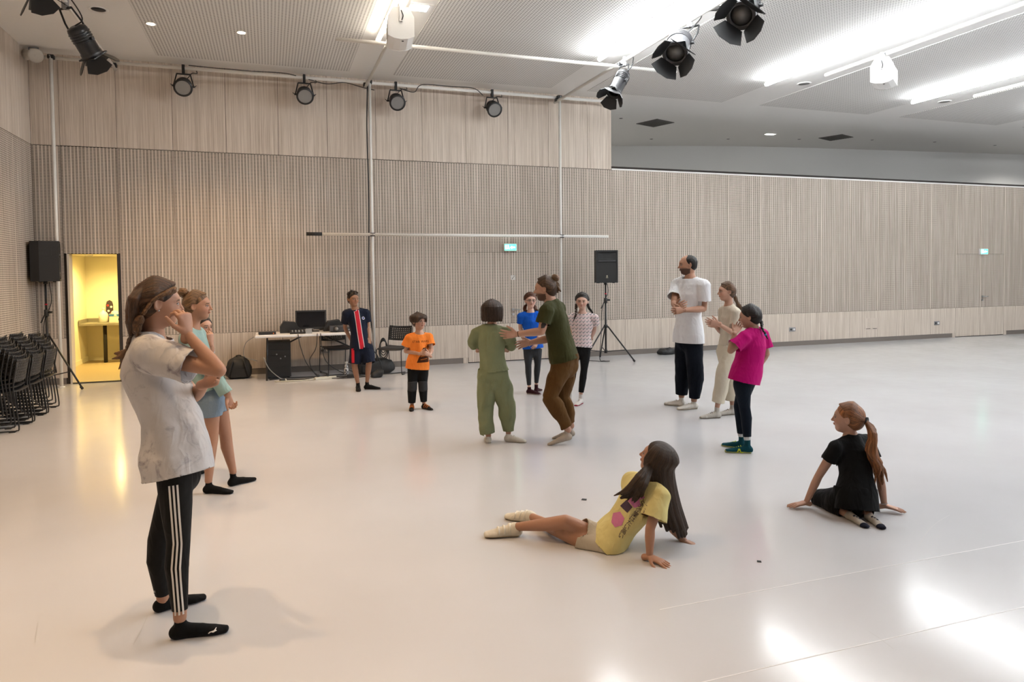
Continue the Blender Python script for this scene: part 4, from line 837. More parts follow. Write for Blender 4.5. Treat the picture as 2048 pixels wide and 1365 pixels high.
def g_hair():
    g = NG('hair'); a = g.n('Attribute', attribute_name='Col'); l = g.n('Attribute', attribute_name='Loc'); sp = g.n('SeparateColor', i0=l.outputs['Color'])
    cv = g.n('CombineXYZ', i0=g.math('MULTIPLY', sp.outputs[0], 9.0), i1=g.math('MULTIPLY', sp.outputs[1], 1.1), i2=g.math('MULTIPLY', sp.outputs[2], 40.0))
    nz = g.n('TexNoise', Scale=1.0, Detail=4.0, Roughness=.6, i0=cv.outputs[0])
    c = g.mix(1.0, a.outputs['Color'], g.ramp(nz.outputs[0], [(.32, (.35, .35, .35)), (.5, (.9, .9, .9)), (.68, (1.9, 1.75, 1.6))]), 'MULTIPLY')
    g.bump(nz.outputs[0], .7, .006); return g.set(color=c, rough=.45, spec=.3)
M_HAIR = g_hair()
def cloth(name, color, rough=.85, weave=600., var=.12, kind=None, c2=None, c3=None, wr=.45):
    if name in _simple: return _simple[name]
    lum = max(color); fk = .52+.48*min(1, lum/.6); color = tuple(c*fk for c in color)
    if c2 is not None: c2 = tuple(c*.7 for c in c2)
    g = NG(name); tc = g.n('TexCoord'); O = tc.outputs['Object']; l = g.n('Attribute', attribute_name='Loc'); sp = g.n('SeparateColor', i0=l.outputs['Color'])
    n1 = g.n('TexNoise', Scale=7.0, Detail=4.0, i0=O); n2 = g.n('TexNoise', Scale=weave, Detail=1.0, i0=O)
    lo = tuple(c*(1-var) for c in color); hi = tuple(min(1, c*(1+var)) for c in color)
    col = g.mix(n1.outputs[0], (*lo, 1), (*hi, 1))
    if kind == 'tiedye':
        n3 = g.n('TexNoise', Scale=9.0, Detail=5.0, Roughness=.65, Distortion=1.2, i0=O); n4 = g.n('TexNoise', Scale=2.6, Detail=2.0, i0=O)
        m = g.math('MULTIPLY', g.ramp(n3.outputs[0], [(.52, (0, 0, 0)), (.68, (1, 1, 1))]), g.ramp(n4.outputs[0], [(.42, (0, 0, 0)), (.6, (1, 1, 1))]))
        col = g.mix(g.math('MULTIPLY', m, .75), col, (*c2, 1))
    elif kind == 'chevron':
        X = g.math('MULTIPLY', sp.outputs[0], 1.0); Z = sp.outputs[1]
        tri = g.math('PINGPONG', g.math('MULTIPLY', X, 22.0), .5)
        w = g.math('FRACT', g.math('ADD', g.math('MULTIPLY', Z, 22.0), tri)); m1 = g.math('LESS_THAN', w, .30); m2 = g.math('MULTIPLY', g.math('GREATER_THAN', w, .52), g.math('LESS_THAN', w, .66))
        br = g.math('GREATER_THAN', g.math('FRACT', g.math('ADD', g.math('MULTIPLY', X, 22.0), .25)), .22)
        col = g.mix(g.math('MULTIPLY', g.math('MULTIPLY', m1, br), .75), col, (*c2, 1)); col = g.mix(g.math('MULTIPLY', m2, .8), col, (*c3, 1))
    elif kind == 'cord':
        col = g.mix(g.math('MULTIPLY', g.math('PINGPONG', g.math('MULTIPLY', sp.outputs[0], 260.0), .5), .5), col, (*c2, 1))
    elif kind == 'denim':
        n3 = g.n('TexNoise', Scale=120.0, Detail=2.0, i0=O); col = g.mix(g.math('MULTIPLY', n3.outputs[0], .5), col, (*c2, 1))
    mp = g.n('Mapping'); g.put(mp.inputs[0], O); mp.inputs['Scale'].default_value = (13., 13., 5.); n5 = g.n('TexNoise', Scale=1.0, Detail=2.0, Roughness=.5, Distortion=.35, i0=mp.outputs[0]); rid = g.math('ABSOLUTE', g.math('SUBTRACT', n5.outputs[0], .5))
    g.bump(g.math('ADD', g.math('MULTIPLY', n2.outputs[0], .05), g.math('ADD', g.math('MULTIPLY', n1.outputs[0], .5), g.math('MULTIPLY', rid, -2.2))), wr, .02)
    _simple[name] = g.set(color=col, rough=rough, spec=.12, sheen=.03); return _simple[name]
def unit(v): return nv(A3(v))
def interp(C, t):
    C = [A3(c) for c in C]; L = [0]
    for i in range(len(C)-1): L.append(L[-1]+np.linalg.norm(C[i+1]-C[i]))
    x = t*L[-1]
    for i in range(len(C)-1):
        if x <= L[i+1] or i == len(C)-2:
            u = (x-L[i])/max(L[i+1]-L[i], 1e-9); return C[i]+(C[i+1]-C[i])*u
class Fig:
    """One person. Points are given as image points with a depth offset and become joints at their own distance."""
    def __init__(s, S, Y, base, label, skin, vox=.006, bw=1.0, hd=None):
        s.S, s.Y, s.label, s.vox, s.bw = S, Y, label, vox, bw; s.skin = np.array(skin)
        s.base = A3(atz(*base)); s.J = {}; s.body = []; s.hh = hd or S*.145; s.pieces = []; s.root = None; s.kids = []
    def P(s, p): return A3(at(p[0], p[1], s.Y+p[2]))
    def torso(s, pe, wa, ch, nb, yaw, yaw_hip=None, belly=1.0, sw=.100):
        S, w = s.S, s.bw; pe, wa, ch, nb = [s.P(p) for p in (pe, wa, ch, nb)]
        yh = math.radians(yaw if yaw_hip is None else yaw_hip); ys = math.radians(yaw)
        rt = lambda y: np.array([math.cos(y), -math.sin(y), 0.]); s.rh, s.rs = rt(yh), rt(ys); rm = nv(s.rh+s.rs)
        s.up_h = nv(wa-pe); s.up_s = nv(nb-ch); s.fh = nv(np.cross(s.up_h, s.rh)); s.fs = nv(np.cross(s.up_s, s.rs))
        s.pe, s.wa, s.ch, s.nb = pe, wa, ch, nb
        C = [pe-s.up_h*.055*S, pe, pe*.45+wa*.55, wa, ch, nb-s.up_s*.045*S, nb-s.up_s*.006*S]
        a = np.array([.070, .090, .083, .074, .086, .078, .036])*S*w; b = np.array([.058, .066, .060*belly, .054*belly, .060, .047, .034])*S*w
        s.T = Loft(C, a, b, [s.rh, s.rh, rm, rm, s.rs, s.rs, s.rs], k=.03)
        s.body.append(s.T)
        s.shL = nb-s.up_s*.040*S-s.rs*sw*S; s.shR = nb-s.up_s*.040*S+s.rs*sw*S
        s.hipL = pe-s.up_h*.035*S-s.rh*.047*S; s.hipR = pe-s.up_h*.035*S+s.rh*.047*S
        s.arms = {}; s.legs = {}; return s
    def arm(s, side, el, wr, sh=None):
        S, w = s.S, s.bw; sh = (s.shR if side == 'R' else s.shL) if sh is None else s.P(sh); el, wr = s.P(el), s.P(wr)
        nk = s.nb+s.up_s*.005*S
        s.body.append(Loft([nk-s.up_s*.02*S, sh], [.030*S*w, .027*S*w], k=.035))
        C = [sh, sh*.6+el*.4, el, el*.72+wr*.28, wr]; L = Loft(C, np.array([.0315, .0265, .0215, .0225, .0145])*S*w, k=.018)
        s.body.append(L); s.arms[side] = (sh, el, wr, L); return s
    def hand(s, side, tip, thumb, curl=(.25, .3, .3), spread=.10, L=None, fine=.0026):
        sh, el, wr, _ = s.arms[side]; L = L or s.S*.105
        d = nv(s.P(tip)-wr) if len(tip) == 3 and abs(tip[0]) > 5 else nv(tip)
        t = A3(thumb); t = nv(t-d*np.dot(t, d)); n = np.cross(t, d)*(1 if side == 'R' else -1)
        pr = [Loft([wr-d*.12*L-(d-nv(wr-el))*.1*L, wr+d*.03*L, wr+d*.28*L, wr+d*.50*L], np.array([.135, .155, .215, .215])*L, np.array([.13, .115, .088, .070])*L, R=t, k=.008)]
        for j, (o, ln) in enumerate(((.165, .42), (.055, .47), (-.055, .44), (-.155, .34))):
            b0 = wr+d*(.47-.03*abs(j-1))*L+t*o*L; dd = nv(d+t*(spread*(1.5-j)*1.0)); pts = [b0]; a = 0.; cu = curl if not isinstance(curl[0], (tuple, list)) else curl[j]
            for q, fr in enumerate((.42, .32, .26)):
                a += cu[q]; pts.append(pts[-1]+(dd*math.cos(a)+n*math.sin(a))*ln*fr*L)
            pr.append(Loft(pts, np.array([.052, .050, .044, .034])*L*1.04, k=.004))
        b0 = wr+d*.10*L+t*.13*L; d1 = nv(d*.62+t*.72+n*.30); d2 = nv(d*.85+t*.42+n*.28)
        pr.append(Loft([b0, b0+d1*.24*L, b0+d1*.24*L+d2*.16*L, b0+d1*.24*L+d2*.29*L], np.array([.085, .062, .055, .040])*L, k=.007))
        s.pieces.append((pr, fine, None)); s.arms[side+'hand'] = pr; return s
    def leg(s, side, kn, an, hip=None, r=1.0):
        S, w = s.S, s.bw*r; hp = (s.hipR if side == 'R' else s.hipL) if hip is None else s.P(hip); kn, an = s.P(kn), s.P(an)
        fw = s.fh
        calf = kn*.68+an*.32-fw*.006*S
        C = [hp, hp*.55+kn*.45, kn, calf, an*.9+kn*.1, an]; L = Loft(C, np.array([.050, .045, .0325, .0325, .0205, .0195])*S*w, k=.022)
        s.body.append(L); s.legs[side] = (hp, kn, an, L); return s
    def head(s, c, yaw, pitch=0., roll=0., eyes=(.10, .05, .02), brow=(.10, .06, .03), beard=None, lips=1.0, neck_r=.031, cheeks=1.0):
        H = s.hh; c = s.P(c); y, p = math.radians(yaw), math.radians(pitch)
        f = np.array([math.sin(y)*math.cos(p), math.cos(y)*math.cos(p), math.sin(p)]); r = np.array([math.cos(y), -math.sin(y), 0.]); u = np.cross(r, f)
        ro = math.radians(roll); r, u = r*math.cos(ro)-u*math.sin(ro), u*math.cos(ro)+r*math.sin(ro)
        s.hc, s.hr, s.hf, s.hu = c, r, f, u; ax = [r, f, u]
        X = lambda x, y_, z: c+(r*x+f*y_+u*z)*H
        s.hX = X
        E = lambda x, y_, z, rx, ry, rz, k, sub=False, a=None: Ell(X(x, y_, z), np.array([rx, ry, rz])*H, ax if a is None else a, k*H, sub)
        nr = neck_r*s.S*s.bw
        pr = [E(0, -.075, .135, .345, .425, .365, .05), E(0, .115, -.09, .275, .275, .36, .16), E(0, .205, -.385, .135, .12, .095, .14),
              E(.15, .19, -.13, .115, .13, .12, .10), E(-.15, .19, -.13, .115, .13, .12, .10), E(0, .30, .115, .19, .075, .05, .10),
              Loft([X(0, .375, .04), X(0, .425, -.06), X(0, .455, -.125)], np.array([.030, .036, .044])*H, k=.05*H),
              E(.042, .40, -.135, .036, .04, .028, .03), E(-.042, .40, -.135, .036, .04, .028, .03),
              E(0, .385, -.225, .075, .035, .022, .03), E(0, .375, -.262, .068, .035, .024, .03),
              E(.135, .43, .005, .075, .065, .045, .06, True), E(-.135, .43, .005, .075, .065, .045, .06, True),
              E(.135, .325, -.002, .062, .060, .046, .012), E(-.135, .325, -.002, .062, .060, .046, .012)]
        for g in (-1, 1):
            a2 = [nv(r*1.0+f*.45*g), nv(f-r*.45*g), u]
            pr.append(E(g*.345, -.045, -.02, .028, .085, .13, .02, False, a2)); pr.append(E(g*.365, -.03, -.01, .020, .05, .085, .02, True, a2))
        pr.append(Loft([X(0, -.10, -.20), s.nb*.45+X(0, -.07, -.30)*.55], [nr*1.12, nr*.98], k=.12*H))
        s.body.append(Loft([s.nb-s.up_s*.02*s.S, s.nb*.4+X(0, -.08, -.25)*.6, X(0, -.08, -.1)], [nr*1.12, nr, nr], k=.03))
        def paint(V, col):
            q = (V-c)/H; x, y_, z = q@r, q@f, q@u
            sm = lambda a, b, v: np.clip((v-a)/(b-a), 0, 1)
            def put(m, cc, k=1.0): m = (m*k)[:, None]; col[:] = col*(1-m)+np.array(cc)*m
            front = y_ > .2
            ck = np.exp(-(((np.abs(x)-.17)/.09)**2+((z+.14)/.09)**2))*front; put(ck, s.skin*np.array([1.05, .72, .68]), .45*cheeks)
            lp = np.exp(-((x/.085)**2*1.2+((z+.243)/.036)**2)*1.5)*(y_ > .30); put(np.clip(lp*1.8, 0, 1), s.skin*np.array([.86, .50, .48]), .85*lips)
            ml = (np.abs(z+.242) < .007) & (np.abs(x) < .075) & (y_ > .3); put(ml.astype(float), s.skin*.3, .7)
            for g in (-1, 1):
                ex, ez = x-g*.135, z+.002
                ew = (ex/.062)**2+(ez/.030)**2
                put(((ew < 1.0) & (y_ > .27)).astype(float), (.40, .37, .35)); ir = (ex/.036)**2+(ez/.034)**2; put(((ir < 1) & (ew < 1.15) & (y_ > .27)).astype(float), eyes)
                put(((ew > .80) & (ew < 1.55) & (ez > -.004) & (y_ > .26)).astype(float), np.array(brow)*.4, .95)
                bz = z-(.082-.10*(np.abs(x)-.12)**2*4-.02*(np.abs(x) > .2)); put(((np.abs(bz) < .017) & (np.abs(np.abs(x)-.135) < .082) & (x*g > 0) & (y_ > .2)).astype(float), brow, .95)
                nn = ((x-g*.030)/.016)**2+((z+.163)/.011)**2; put(((nn < 1) & (y_ > .36)).astype(float), s.skin*.25, .7)
            if beard is not None:
                bz = (z < -.10-.10*sm(.25, .05, y_)) & (y_ > -.06) & ~((lp > .35)) & (np.abs(x) < .36) & (z > -.52)
                mu = (np.abs(z+.20) < .028) & (np.abs(x) < .11) & (y_ > .3)
                low = sm(-.12, -.22, z)*bz+mu*.9; put(np.clip(low, 0, 1), beard[0], beard[1])
        s.pieces.append((pr, max(.0022, H*.0125), paint)); s.headp = pr; return s
    def done(s, name='person'):
        V, Q = field_mesh(s.body, s.vox*VS); cols = np.tile(s.skin, (len(V), 1)); VV, QQ, CC = [V], [Q], [cols]; n = len(V)
        for pr, vx, paint in s.pieces:
            v, q = field_mesh(pr, vx*(1 if paint else VS)); c = np.tile(s.skin, (len(v), 1))
            if paint: paint(v, c)
            VV.append(v); QQ.append(q+n); CC.append(c); n += len(v)
        me = to_mesh(name, np.concatenate(VV), np.concatenate(QQ), M_SKIN, s.base, np.concatenate(CC))
        o = bpy.data.objects.new(name, me); COL.objects.link(o); o.location = s.base; s.root = o; tag(o, s.label, 'person', s.__dict__.get('group'))
        for k in s.kids: k.parent = o
        return o
    def kid(s, name, me, parent=None, thick=0.0):
        o = bpy.data.objects.new(name, me); COL.objects.link(o)
        if parent is None: s.kids.append(o)
        else: o.parent = parent
        if thick: m = o.modifiers.new('thickness', 'SOLIDIFY'); m.thickness = thick; m.offset = -1
        return o
    def garment(s, name, prims, planes, m, amp=.004, seed=1, vox=None, f1=16., f2=48., vert=.3, thick=.003, loc=None, floor=True):
        V, Q = field_mesh(prims, VS*(vox or s.vox*1.15))
        V, Q = clip_mesh(V, Q, planes)
        amp = amp*FOLD
        if amp: N = vnormals(V, Q); V = V+N*folds(V, seed, amp, f1, f2, vert)[:, None]
        if floor: V[:, 2] = np.maximum(V[:, 2], .004)
        d = V-s.wa; ref = s.pe if loc is None else loc
        at_ = np.stack([d@s.rs, d@np.array([0, 0, 1.]), d@s.fs], 1)
        o = s.kid(name, to_mesh(name, V, Q, m, s.base, None, at_), None, thick); o['_v'] = 0
        s.last = (V, Q); s.lastobj = o; return o
    def tee(s, m, margin=.012, hem=.0, flare=.0, sleeve=.55, sl_m=.012, amp=.004, seed=1, name='t_shirt', neck=.006, hem_n=None, sl_flare=.010, bm=None, **kw):
        S = s.S; T = s.T; C = T.C.copy(); a, b = T.a+margin, T.b+(margin if bm is None else bm)
        low = s.pe-s.up_h*(hem*S+.10*S) if hem > .03 else s.pe-s.up_h*.10*S
        C2 = np.vstack([[low], C[1:]]); a2 = a.copy(); b2 = b.copy(); a2[0] = a2[1]+flare; b2[0] = b2[1]+flare; a2[1] += flare*.7; b2[1] += flare*.7; a2[2] += flare*.45; b2[2] += flare*.45; a2[3] += flare*.3; b2[3] += flare*.3
        a2[0] = max(a2[0], .104*S*s.bw+margin+flare*.8); a2[1] = max(a2[1], .100*S*s.bw+margin+flare*.5)
        R = T.R.copy(); pr = [Loft(C2, a2, b2, R, k=.03, cap=.5)]
        hn = -s.up_h if hem_n is None else nv(hem_n)
        planes = [(s.pe-s.up_h*hem*S, hn, .26*S), (s.nb+s.up_s*neck*S, s.up_s*1.0+s.fs*.25, .055*S)]
        for sd in ('L', 'R'):
            if sd not in s.arms: continue
            sh, el, wr, L = s.arms[sd]; nk = s.nb-s.up_s*.012*S
            t = min(sleeve, 1.0); e = sh+(el-sh)*t
            pr.append(Loft([nk, sh+s.up_s*.004*S], [.030*S*s.bw+margin*.6, .029*S*s.bw+margin*.7], k=.03))
            if sleeve <= 1.0:
                far = sh+(el-sh)*min(t+.22, 1.15); sl = Loft([sh, far], [.0315*S*s.bw+sl_m, .027*S*s.bw+sl_m+sl_flare], k=.02, cap=.6); pr.append(sl); planes.append((e, el-sh, .085*S+.02, sl, [pr[0]], .012))
            else:
                q = sleeve-1.0; e2 = el+(wr-el)*q; far = el+(wr-el)*min(q+.2, 1.1)
                sl = Loft([sh, el, far], [.0315*S*s.bw+sl_m, .0225*S*s.bw+sl_m, .021*S*s.bw+sl_m+sl_flare], k=.02, cap=.6); pr.append(sl); planes.append((e2, wr-el, .07*S+.02, sl, [pr[0]], .012))
        if len(pr) > 1: planes[0] = (*planes[0][:3], pr[0], [p for p in pr[1:] if len(p.C) > 1 and p.k < .025] or [pr[1]])
        return s.garment(name, pr, planes, m, amp, seed, **kw)
    def trousers(s, m, margin=.008, top=.02, cut=.93, knee_m=None, ank_m=None, amp=.002, seed=2, name='trousers', seat=.006, **kw):
        S = s.S; T = s.T; C = T.C[:4].copy(); up = s.pe+s.up_h*(top+.06)*S
        C = np.vstack([[s.pe-s.up_h*.055*S], [s.pe], [up]]); pr = [Loft(C, [T.a[0]+margin, T.a[1]+margin+seat, T.a[1]*.5+T.a[3]*.5+margin], [T.b[0]+margin, T.b[1]+margin+seat, T.b[1]*.5+T.b[3]*.5+margin], R=s.rh, k=.03, cap=1.0)]
        planes = [(s.pe+s.up_h*top*S, s.up_h, .2*S)]
        km = margin if knee_m is None else knee_m; am = km if ank_m is None else ank_m
        for sd in ('L', 'R'):
            if sd not in s.legs: continue
            hp, kn, an, L = s.legs[sd]; G = L.grown(0); mm = np.array([margin, margin*.6+km*.4, km, km*.6+am*.4, am, am]); G.a = L.a+mm; G.b = L.b+mm; G.k = .02; G.cap = .6
            tt = np.concatenate([[0], np.cumsum(np.linalg.norm(np.diff(L.C, axis=0), axis=1))]); tt /= tt[-1]; cutx = min(cut+.10, 1.06); ks = [i for i in range(len(tt)) if tt[i] < cutx-.02]
            Cn = [G.C[i] for i in ks]; an_ = [G.a[i] for i in ks]
            if cutx <= 1: Cn.append(interp(L.C, cutx)); an_.append(float(np.interp(cutx, tt, G.a)))
            else: Cn.append(an+nv(an-kn)*(cutx-1)*tt[-1]*.9*S*.45); an_.append(G.a[-1])
            G = Loft(Cn, an_, k=.024, cap=.6); cp = interp(L.C, cut); dr = (kn-hp) if cut < .5 else (an-kn)
            i0 = max(len(Cn)-2, 0); mid_ = interp(L.C, max(cut-.14, .02)); tail_ = Loft([mid_, Cn[-1]], [float(np.interp(max(cut-.14, .02), tt, L.a))+margin, an_[-1]], k=.02, cap=.6)
            head_ = Loft([c for c, t_ in zip(Cn, tt) if t_ < cut-.14]+[mid_], ([a for a, t_ in zip(an_, tt) if t_ < cut-.14]+[float(np.interp(max(cut-.14, .02), tt, L.a))+margin])) if sum(t_ < cut-.14 for t_ in tt[:len(Cn)]) else None
            pr.append(G); planes.append([cp, dr, .13*S, tail_, None, G, head_])
        for p in planes:
            if len(p) > 3: p[4] = [q[5] for q in planes if len(q) > 3 and q is not p]+([p[6]] if p[6] is not None and cut > .5 else [])+([pr[0]] if cut > .5 else [])
        planes = [(p[:5] if cut > .5 else p[:5]+[-.014]) if len(p) > 3 else p for p in planes]; planes[0] = (*planes[0][:3], pr[0], pr[1:]) if len(pr) > 1 else planes[0]
        return s.garment(name, pr, planes, m, amp, seed, **kw)
    def foot(s, side, toe, kind, mats, L=None, pitch=0., heel=None, ground=None, logo=None, fine=.0032, fat=0.):
        """toe: direction as an image point on the floor or a world vector; kind sock, shoe or sandal"""
        an = s.legs[side][2]; L = L or s.S*.152
        if len(toe) == 2: tp = A3(atz(*toe)); d = tp-an
        else: d = A3(toe)
        d[2] = 0; d = nv(d); pt = math.radians(pitch); z = np.array([0, 0, 1.]); lat = np.cross(z, d)
        hx = an-d*.17*L; g = (ground if ground is not None else 0.0)
        x, up = d*math.cos(pt)-z*math.sin(pt), z*math.cos(pt)+d*math.sin(pt)
        h0 = np.array([hx[0], hx[1], g+math.sin(pt)*L*.80])
        X = lambda a, b, c: h0+(x*a+lat*b+up*c)*L
        e = (.0 if kind == 'sock' else .014)+fat
        k = .02
        def fl(C, a, b, kk=k): return Loft([X(*c) for c in C], np.array(a)*L, np.array(b)*L, R=lat, F=up, k=kk)
        up_pr = [fl([(.09, 0, .11), (.28, 0, .12), (.50, 0, .105), (.72, 0, .075), (.90, 0, .055)], [.105+e, .10+e, .115+e, .14+e, .105+e], [.11+e, .115+e, .10+e, .072+e, .052+e]),
                 Loft([X(.15, 0, .15), an*.3+X(.17, 0, .2)*.7, an+nv(s.legs[side][1]-an)*(.10 if kind == 'sock' else .02)*L*1.2], np.array([.105+e, .095+e, (.095 if kind == 'sock' else .10)+e*.7])*L, k=.02),
                 fl([(.22, 0, .19), (.48, 0, .115)], [.07+e, .08+e], [.07+e, .05+e])]
        def flat(G, lo, vx):          # flatten against the sole plane
            nn = G.shape; gr = np.stack(np.meshgrid(*[lo[a_]+np.arange(nn[a_])*vx for a_ in range(3)], indexing='ij'), -1); hgt = (gr-h0)@up-(.0 if kind == 'sock' else .045*L)
            np.maximum(G, -hgt.astype(f4), out=G)
        V, Q = field_mesh(up_pr, fine*VS, flat)
        V[:, 2] = np.maximum(V[:, 2], .003)
        top = s.legs[side][1]-an
        if kind == 'sock':
            V, Q = clip_mesh(V, Q, [(an+nv(top)*.42*L*.35, top, .2)])
        o = s.kid({'sock': 'sock', 'shoe': 'shoe', 'sandal': 'sandal'}[kind], to_mesh('footwear', V, Q, mats[0], s.base))
        s.footV = (V, Q, X, x, lat, up, L, o)
        if kind != 'sock':
            so = [fl([(.08, 0, .035), (.3, 0, .035), (.52, 0, .035), (.74, 0, .035), (.93, 0, .04)], [.118, .112, .125, .152, .11], [.06, .06, .06, .06, .055], .01)]
            def flat2(G, lo, vx):
                nn = G.shape; gr = np.stack(np.meshgrid(*[lo[a_]+np.arange(nn[a_])*vx for a_ in range(3)], indexing='ij'), -1); hg = (gr-h0)@up
                np.maximum(G, (-hg).astype(f4), out=G); np.maximum(G, (hg-.085*L).astype(f4), out=G)
            v, q = field_mesh(so, fine*VS, flat2); v[:, 2] = np.maximum(v[:, 2], .0015)
            s.kid('sole', to_mesh('sole', v, q, mats[1], s.base-0), o)
            for kk in range(4 if kind == 'shoe' else 3):      # laces or straps
                a = .42+.075*kk if kind == 'shoe' else .30+.15*kk; w = .075 if kind == 'shoe' else .135+fat
                if kind == 'sandal': hh_ = [.315, .272, .238][kk]+fat*.35; pts = [X(a, -w, .10), X(a, -w*.72, hh_*.82), X(a, 0, hh_), X(a, w*.72, hh_*.82), X(a, w, .10)]
                else: pts = [X(a, -w*(1-.0*kk), .15-.02*kk), X(a-.01, -w*.5, .25-.03*kk), X(a, 0, .268-.03*kk), X(a-.01, w*.5, .25-.03*kk), X(a, w, .15-.02*kk)]
                b = MB().tube([Vector(p-s.base) for p in pts], (.014 if kind == 'shoe' else .034)*L, 6); s.kid('lace' if kind == 'shoe' else 'strap', b.mesh('lace', mats[2]), o)
        return o
    def hair(s, locks, color, fine=.0035, extra=None, name='hair', var=.25, seed=3):
        """locks: Lofts whose streaks run along them"""
        pr = list(locks)+(extra or [])
        V, Q = field_mesh(pr, fine*VS); n = len(V); best = np.full(n, 9., f4); L = np.zeros((n, 3)); C = np.zeros((n, 3)); r = np.random.RandomState(seed); col = np.array(color)
        for i, p in enumerate(pr):
            if p.sub: continue
            rr = r.rand(); cc = .60*col*(1+var*(rr-.5)*2)*np.array([1+.05*(rr-.5), 1, 1])
            sel = np.where(np.all((V > p.lo-.02) & (V < p.hi+.02), 1))[0]
            if not len(sel): continue
            d, I = p.dist(V[sel], True); m = d < best[sel]; ss = sel[m]; best[ss] = d[m]
            if isinstance(p, Loft): ang = np.arctan2(I[2][m], I[1][m]); L[ss] = np.stack([np.cos(ang)*.6+.5+i*.37, np.sin(ang)*.6+I[0][m]*.35, np.full(m.sum(), i*.13)], 1)
            else:
                q = (V[ss]-s.hc)/s.hh; x_, y_, z_ = q@s.hr, q@s.hf, q@s.hu; L[ss] = np.stack([x_*3.5, y_*.6, z_*.02], 1)
            C[ss] = cc
        return s.kid(name, to_mesh(name, V, Q, M_HAIR, s.base, C, L))
    def cap(s, grow=.035, hz=-.20, ears=False):
        """the hair lying on the skull, open at the face"""
        H = s.hh; ax = [s.hr, s.hf, s.hu]; X = s.hX
        out = [Ell(X(0, -.08, .135), np.array([.345+grow, .43+grow, .37+grow])*H, ax, .03*H), Ell(X(0, -.20, -.02), np.array([.305+grow, .32+grow, .36])*H, ax, .08*H),
               Ell(X(0, .43, hz), np.array([.36, .42, .47])*H, ax, .09*H, True), Ell(X(0, .10, -.46), np.array([.50, .34, .30])*H, ax, .06*H, True)]
        if ears: out += [Ell(X(g*.40, -.02, -.05), np.array([.10, .11, .14])*H, ax, .05*H, True) for g in (-1, 1)]
        return out
    def strand(s, pts, r, k=.004, flat=1.0):
        C = [p if isinstance(p, np.ndarray) else s.hX(*p) for p in pts]
        C = [A3(v) for v in spline([Vector(c) for c in C], 3)]; m = len(C)
        rr = np.interp(np.linspace(0, 1, m), np.linspace(0, 1, len(r)), r)*s.hh; return Loft(C, rr, rr*flat, k=k)
    def braid(s, pts, r, color, name='braid', n=9, tie=None, fine=.0032):
        C = [Vector(p if isinstance(p, np.ndarray) else s.hX(*p)) for p in pts]; sp = spline(C, 8); tot = len(sp)-1; pr = []
        for i in range(n):
            for g in (-1, 1):
                j = (i+.25+.25*g)/n*tot; a = sp[min(int(j), tot)]; t = (sp[min(int(j)+1, tot)]-sp[max(int(j)-1, 0)]).normalized(); sd = t.cross(Vector(s.hf)+Vector((.01, .3, .02))).normalized()
                R = r*s.hh*(1-.35*i/n); ln = (C[0]-C[-1]).length/n
                b0 = a+sd*g*R*.62-t*ln*.5; b1 = a-sd*g*R*.15+t*ln*.55; pr.append(Loft([A3(b0), A3(b0*.5+b1*.5+sd*g*R*.2), A3(b1)], [R*.55, R*.78, R*.45], k=.003))
        e = sp[-1]; t = (sp[-1]-sp[-3]).normalized()
        pr.append(Loft([A3(e), A3(e+t*r*s.hh*2.2)], [r*s.hh*.45, r*s.hh*.3], k=.004))
        o = s.hair(pr, color, fine, name=name, var=.15)
        if tie is not None:
            b = MB().tube([Vector(A3(e)-s.base)-t*.006, Vector(A3(e)-s.base)+t*.006], r*s.hh*.62, 10); s.kid('hair_tie', b.mesh('hair_tie', mat('tie_%.2f_%.2f' % tuple(tie[:2]), tie, .7)), o)
        return o
    def ribbon(s, L, ang, w, m, t0=.0, t1=1., off=.0022, name='stripe', n=40, parent=None, margin=0.0):
        """a stripe running along a limb loft at a given angle"""
        V = []; T = np.linspace(t0, t1, n); tot = len(L.C)-1
        cum = np.concatenate([[0], np.cumsum(np.linalg.norm(np.diff(L.C, axis=0), axis=1))]); cum /= cum[-1]
        for t in T:
            i = min(np.searchsorted(cum, t, 'right')-1, tot-1); u = (t-cum[i])/max(cum[i+1]-cum[i], 1e-9)
            c = L.C[i]*(1-u)+L.C[i+1]*u; a = L.a[i]*(1-u)+L.a[i+1]*u+margin+off; R = L.R[i]*(1-u)+L.R[i+1]*u; F = L.F[i]*(1-u)+L.F[i+1]*u
            for j in range(4): th = ang(t)+(j/3-.5)*w/a; V.append(c+R*a*math.cos(th)+F*a*math.sin(th))
        V = np.array(V); Q = np.array([[i*4+j, i*4+j+1, (i+1)*4+j+1, (i+1)*4+j] for i in range(n-1) for j in range(3)])
        return s.kid(name, to_mesh(name, V, Q, m, s.base), parent, .0)
    def decal(s, me2d, VQ, org, right, up, m, name, parent, off=.002, push=.4):
        """lay a flat drawing onto a garment: every vertex is carried to the cloth along the drawing's normal"""
        from mathutils.bvhtree import BVHTree
        V, Q = VQ; bvh = BVHTree.FromPolygons([tuple(v) for v in V], [tuple(int(i) for i in q) for q in Q]); r, u = nv(right), nv(up); n = np.cross(r, u); out = []
        verts, faces = me2d
        for (a, b) in verts:
            p = A3(org)+r*a+u*b; h = bvh.ray_cast(Vector(p+n*push), Vector(-n), push*2)
            out.append(A3(h[0])+n*off if h[0] is not None else p)
        me = bpy.data.meshes.new(name); me.from_pydata([tuple(v-s.base) for v in out], [], faces); me.materials.append(m); me.update()
        return s.kid(name, me, parent)
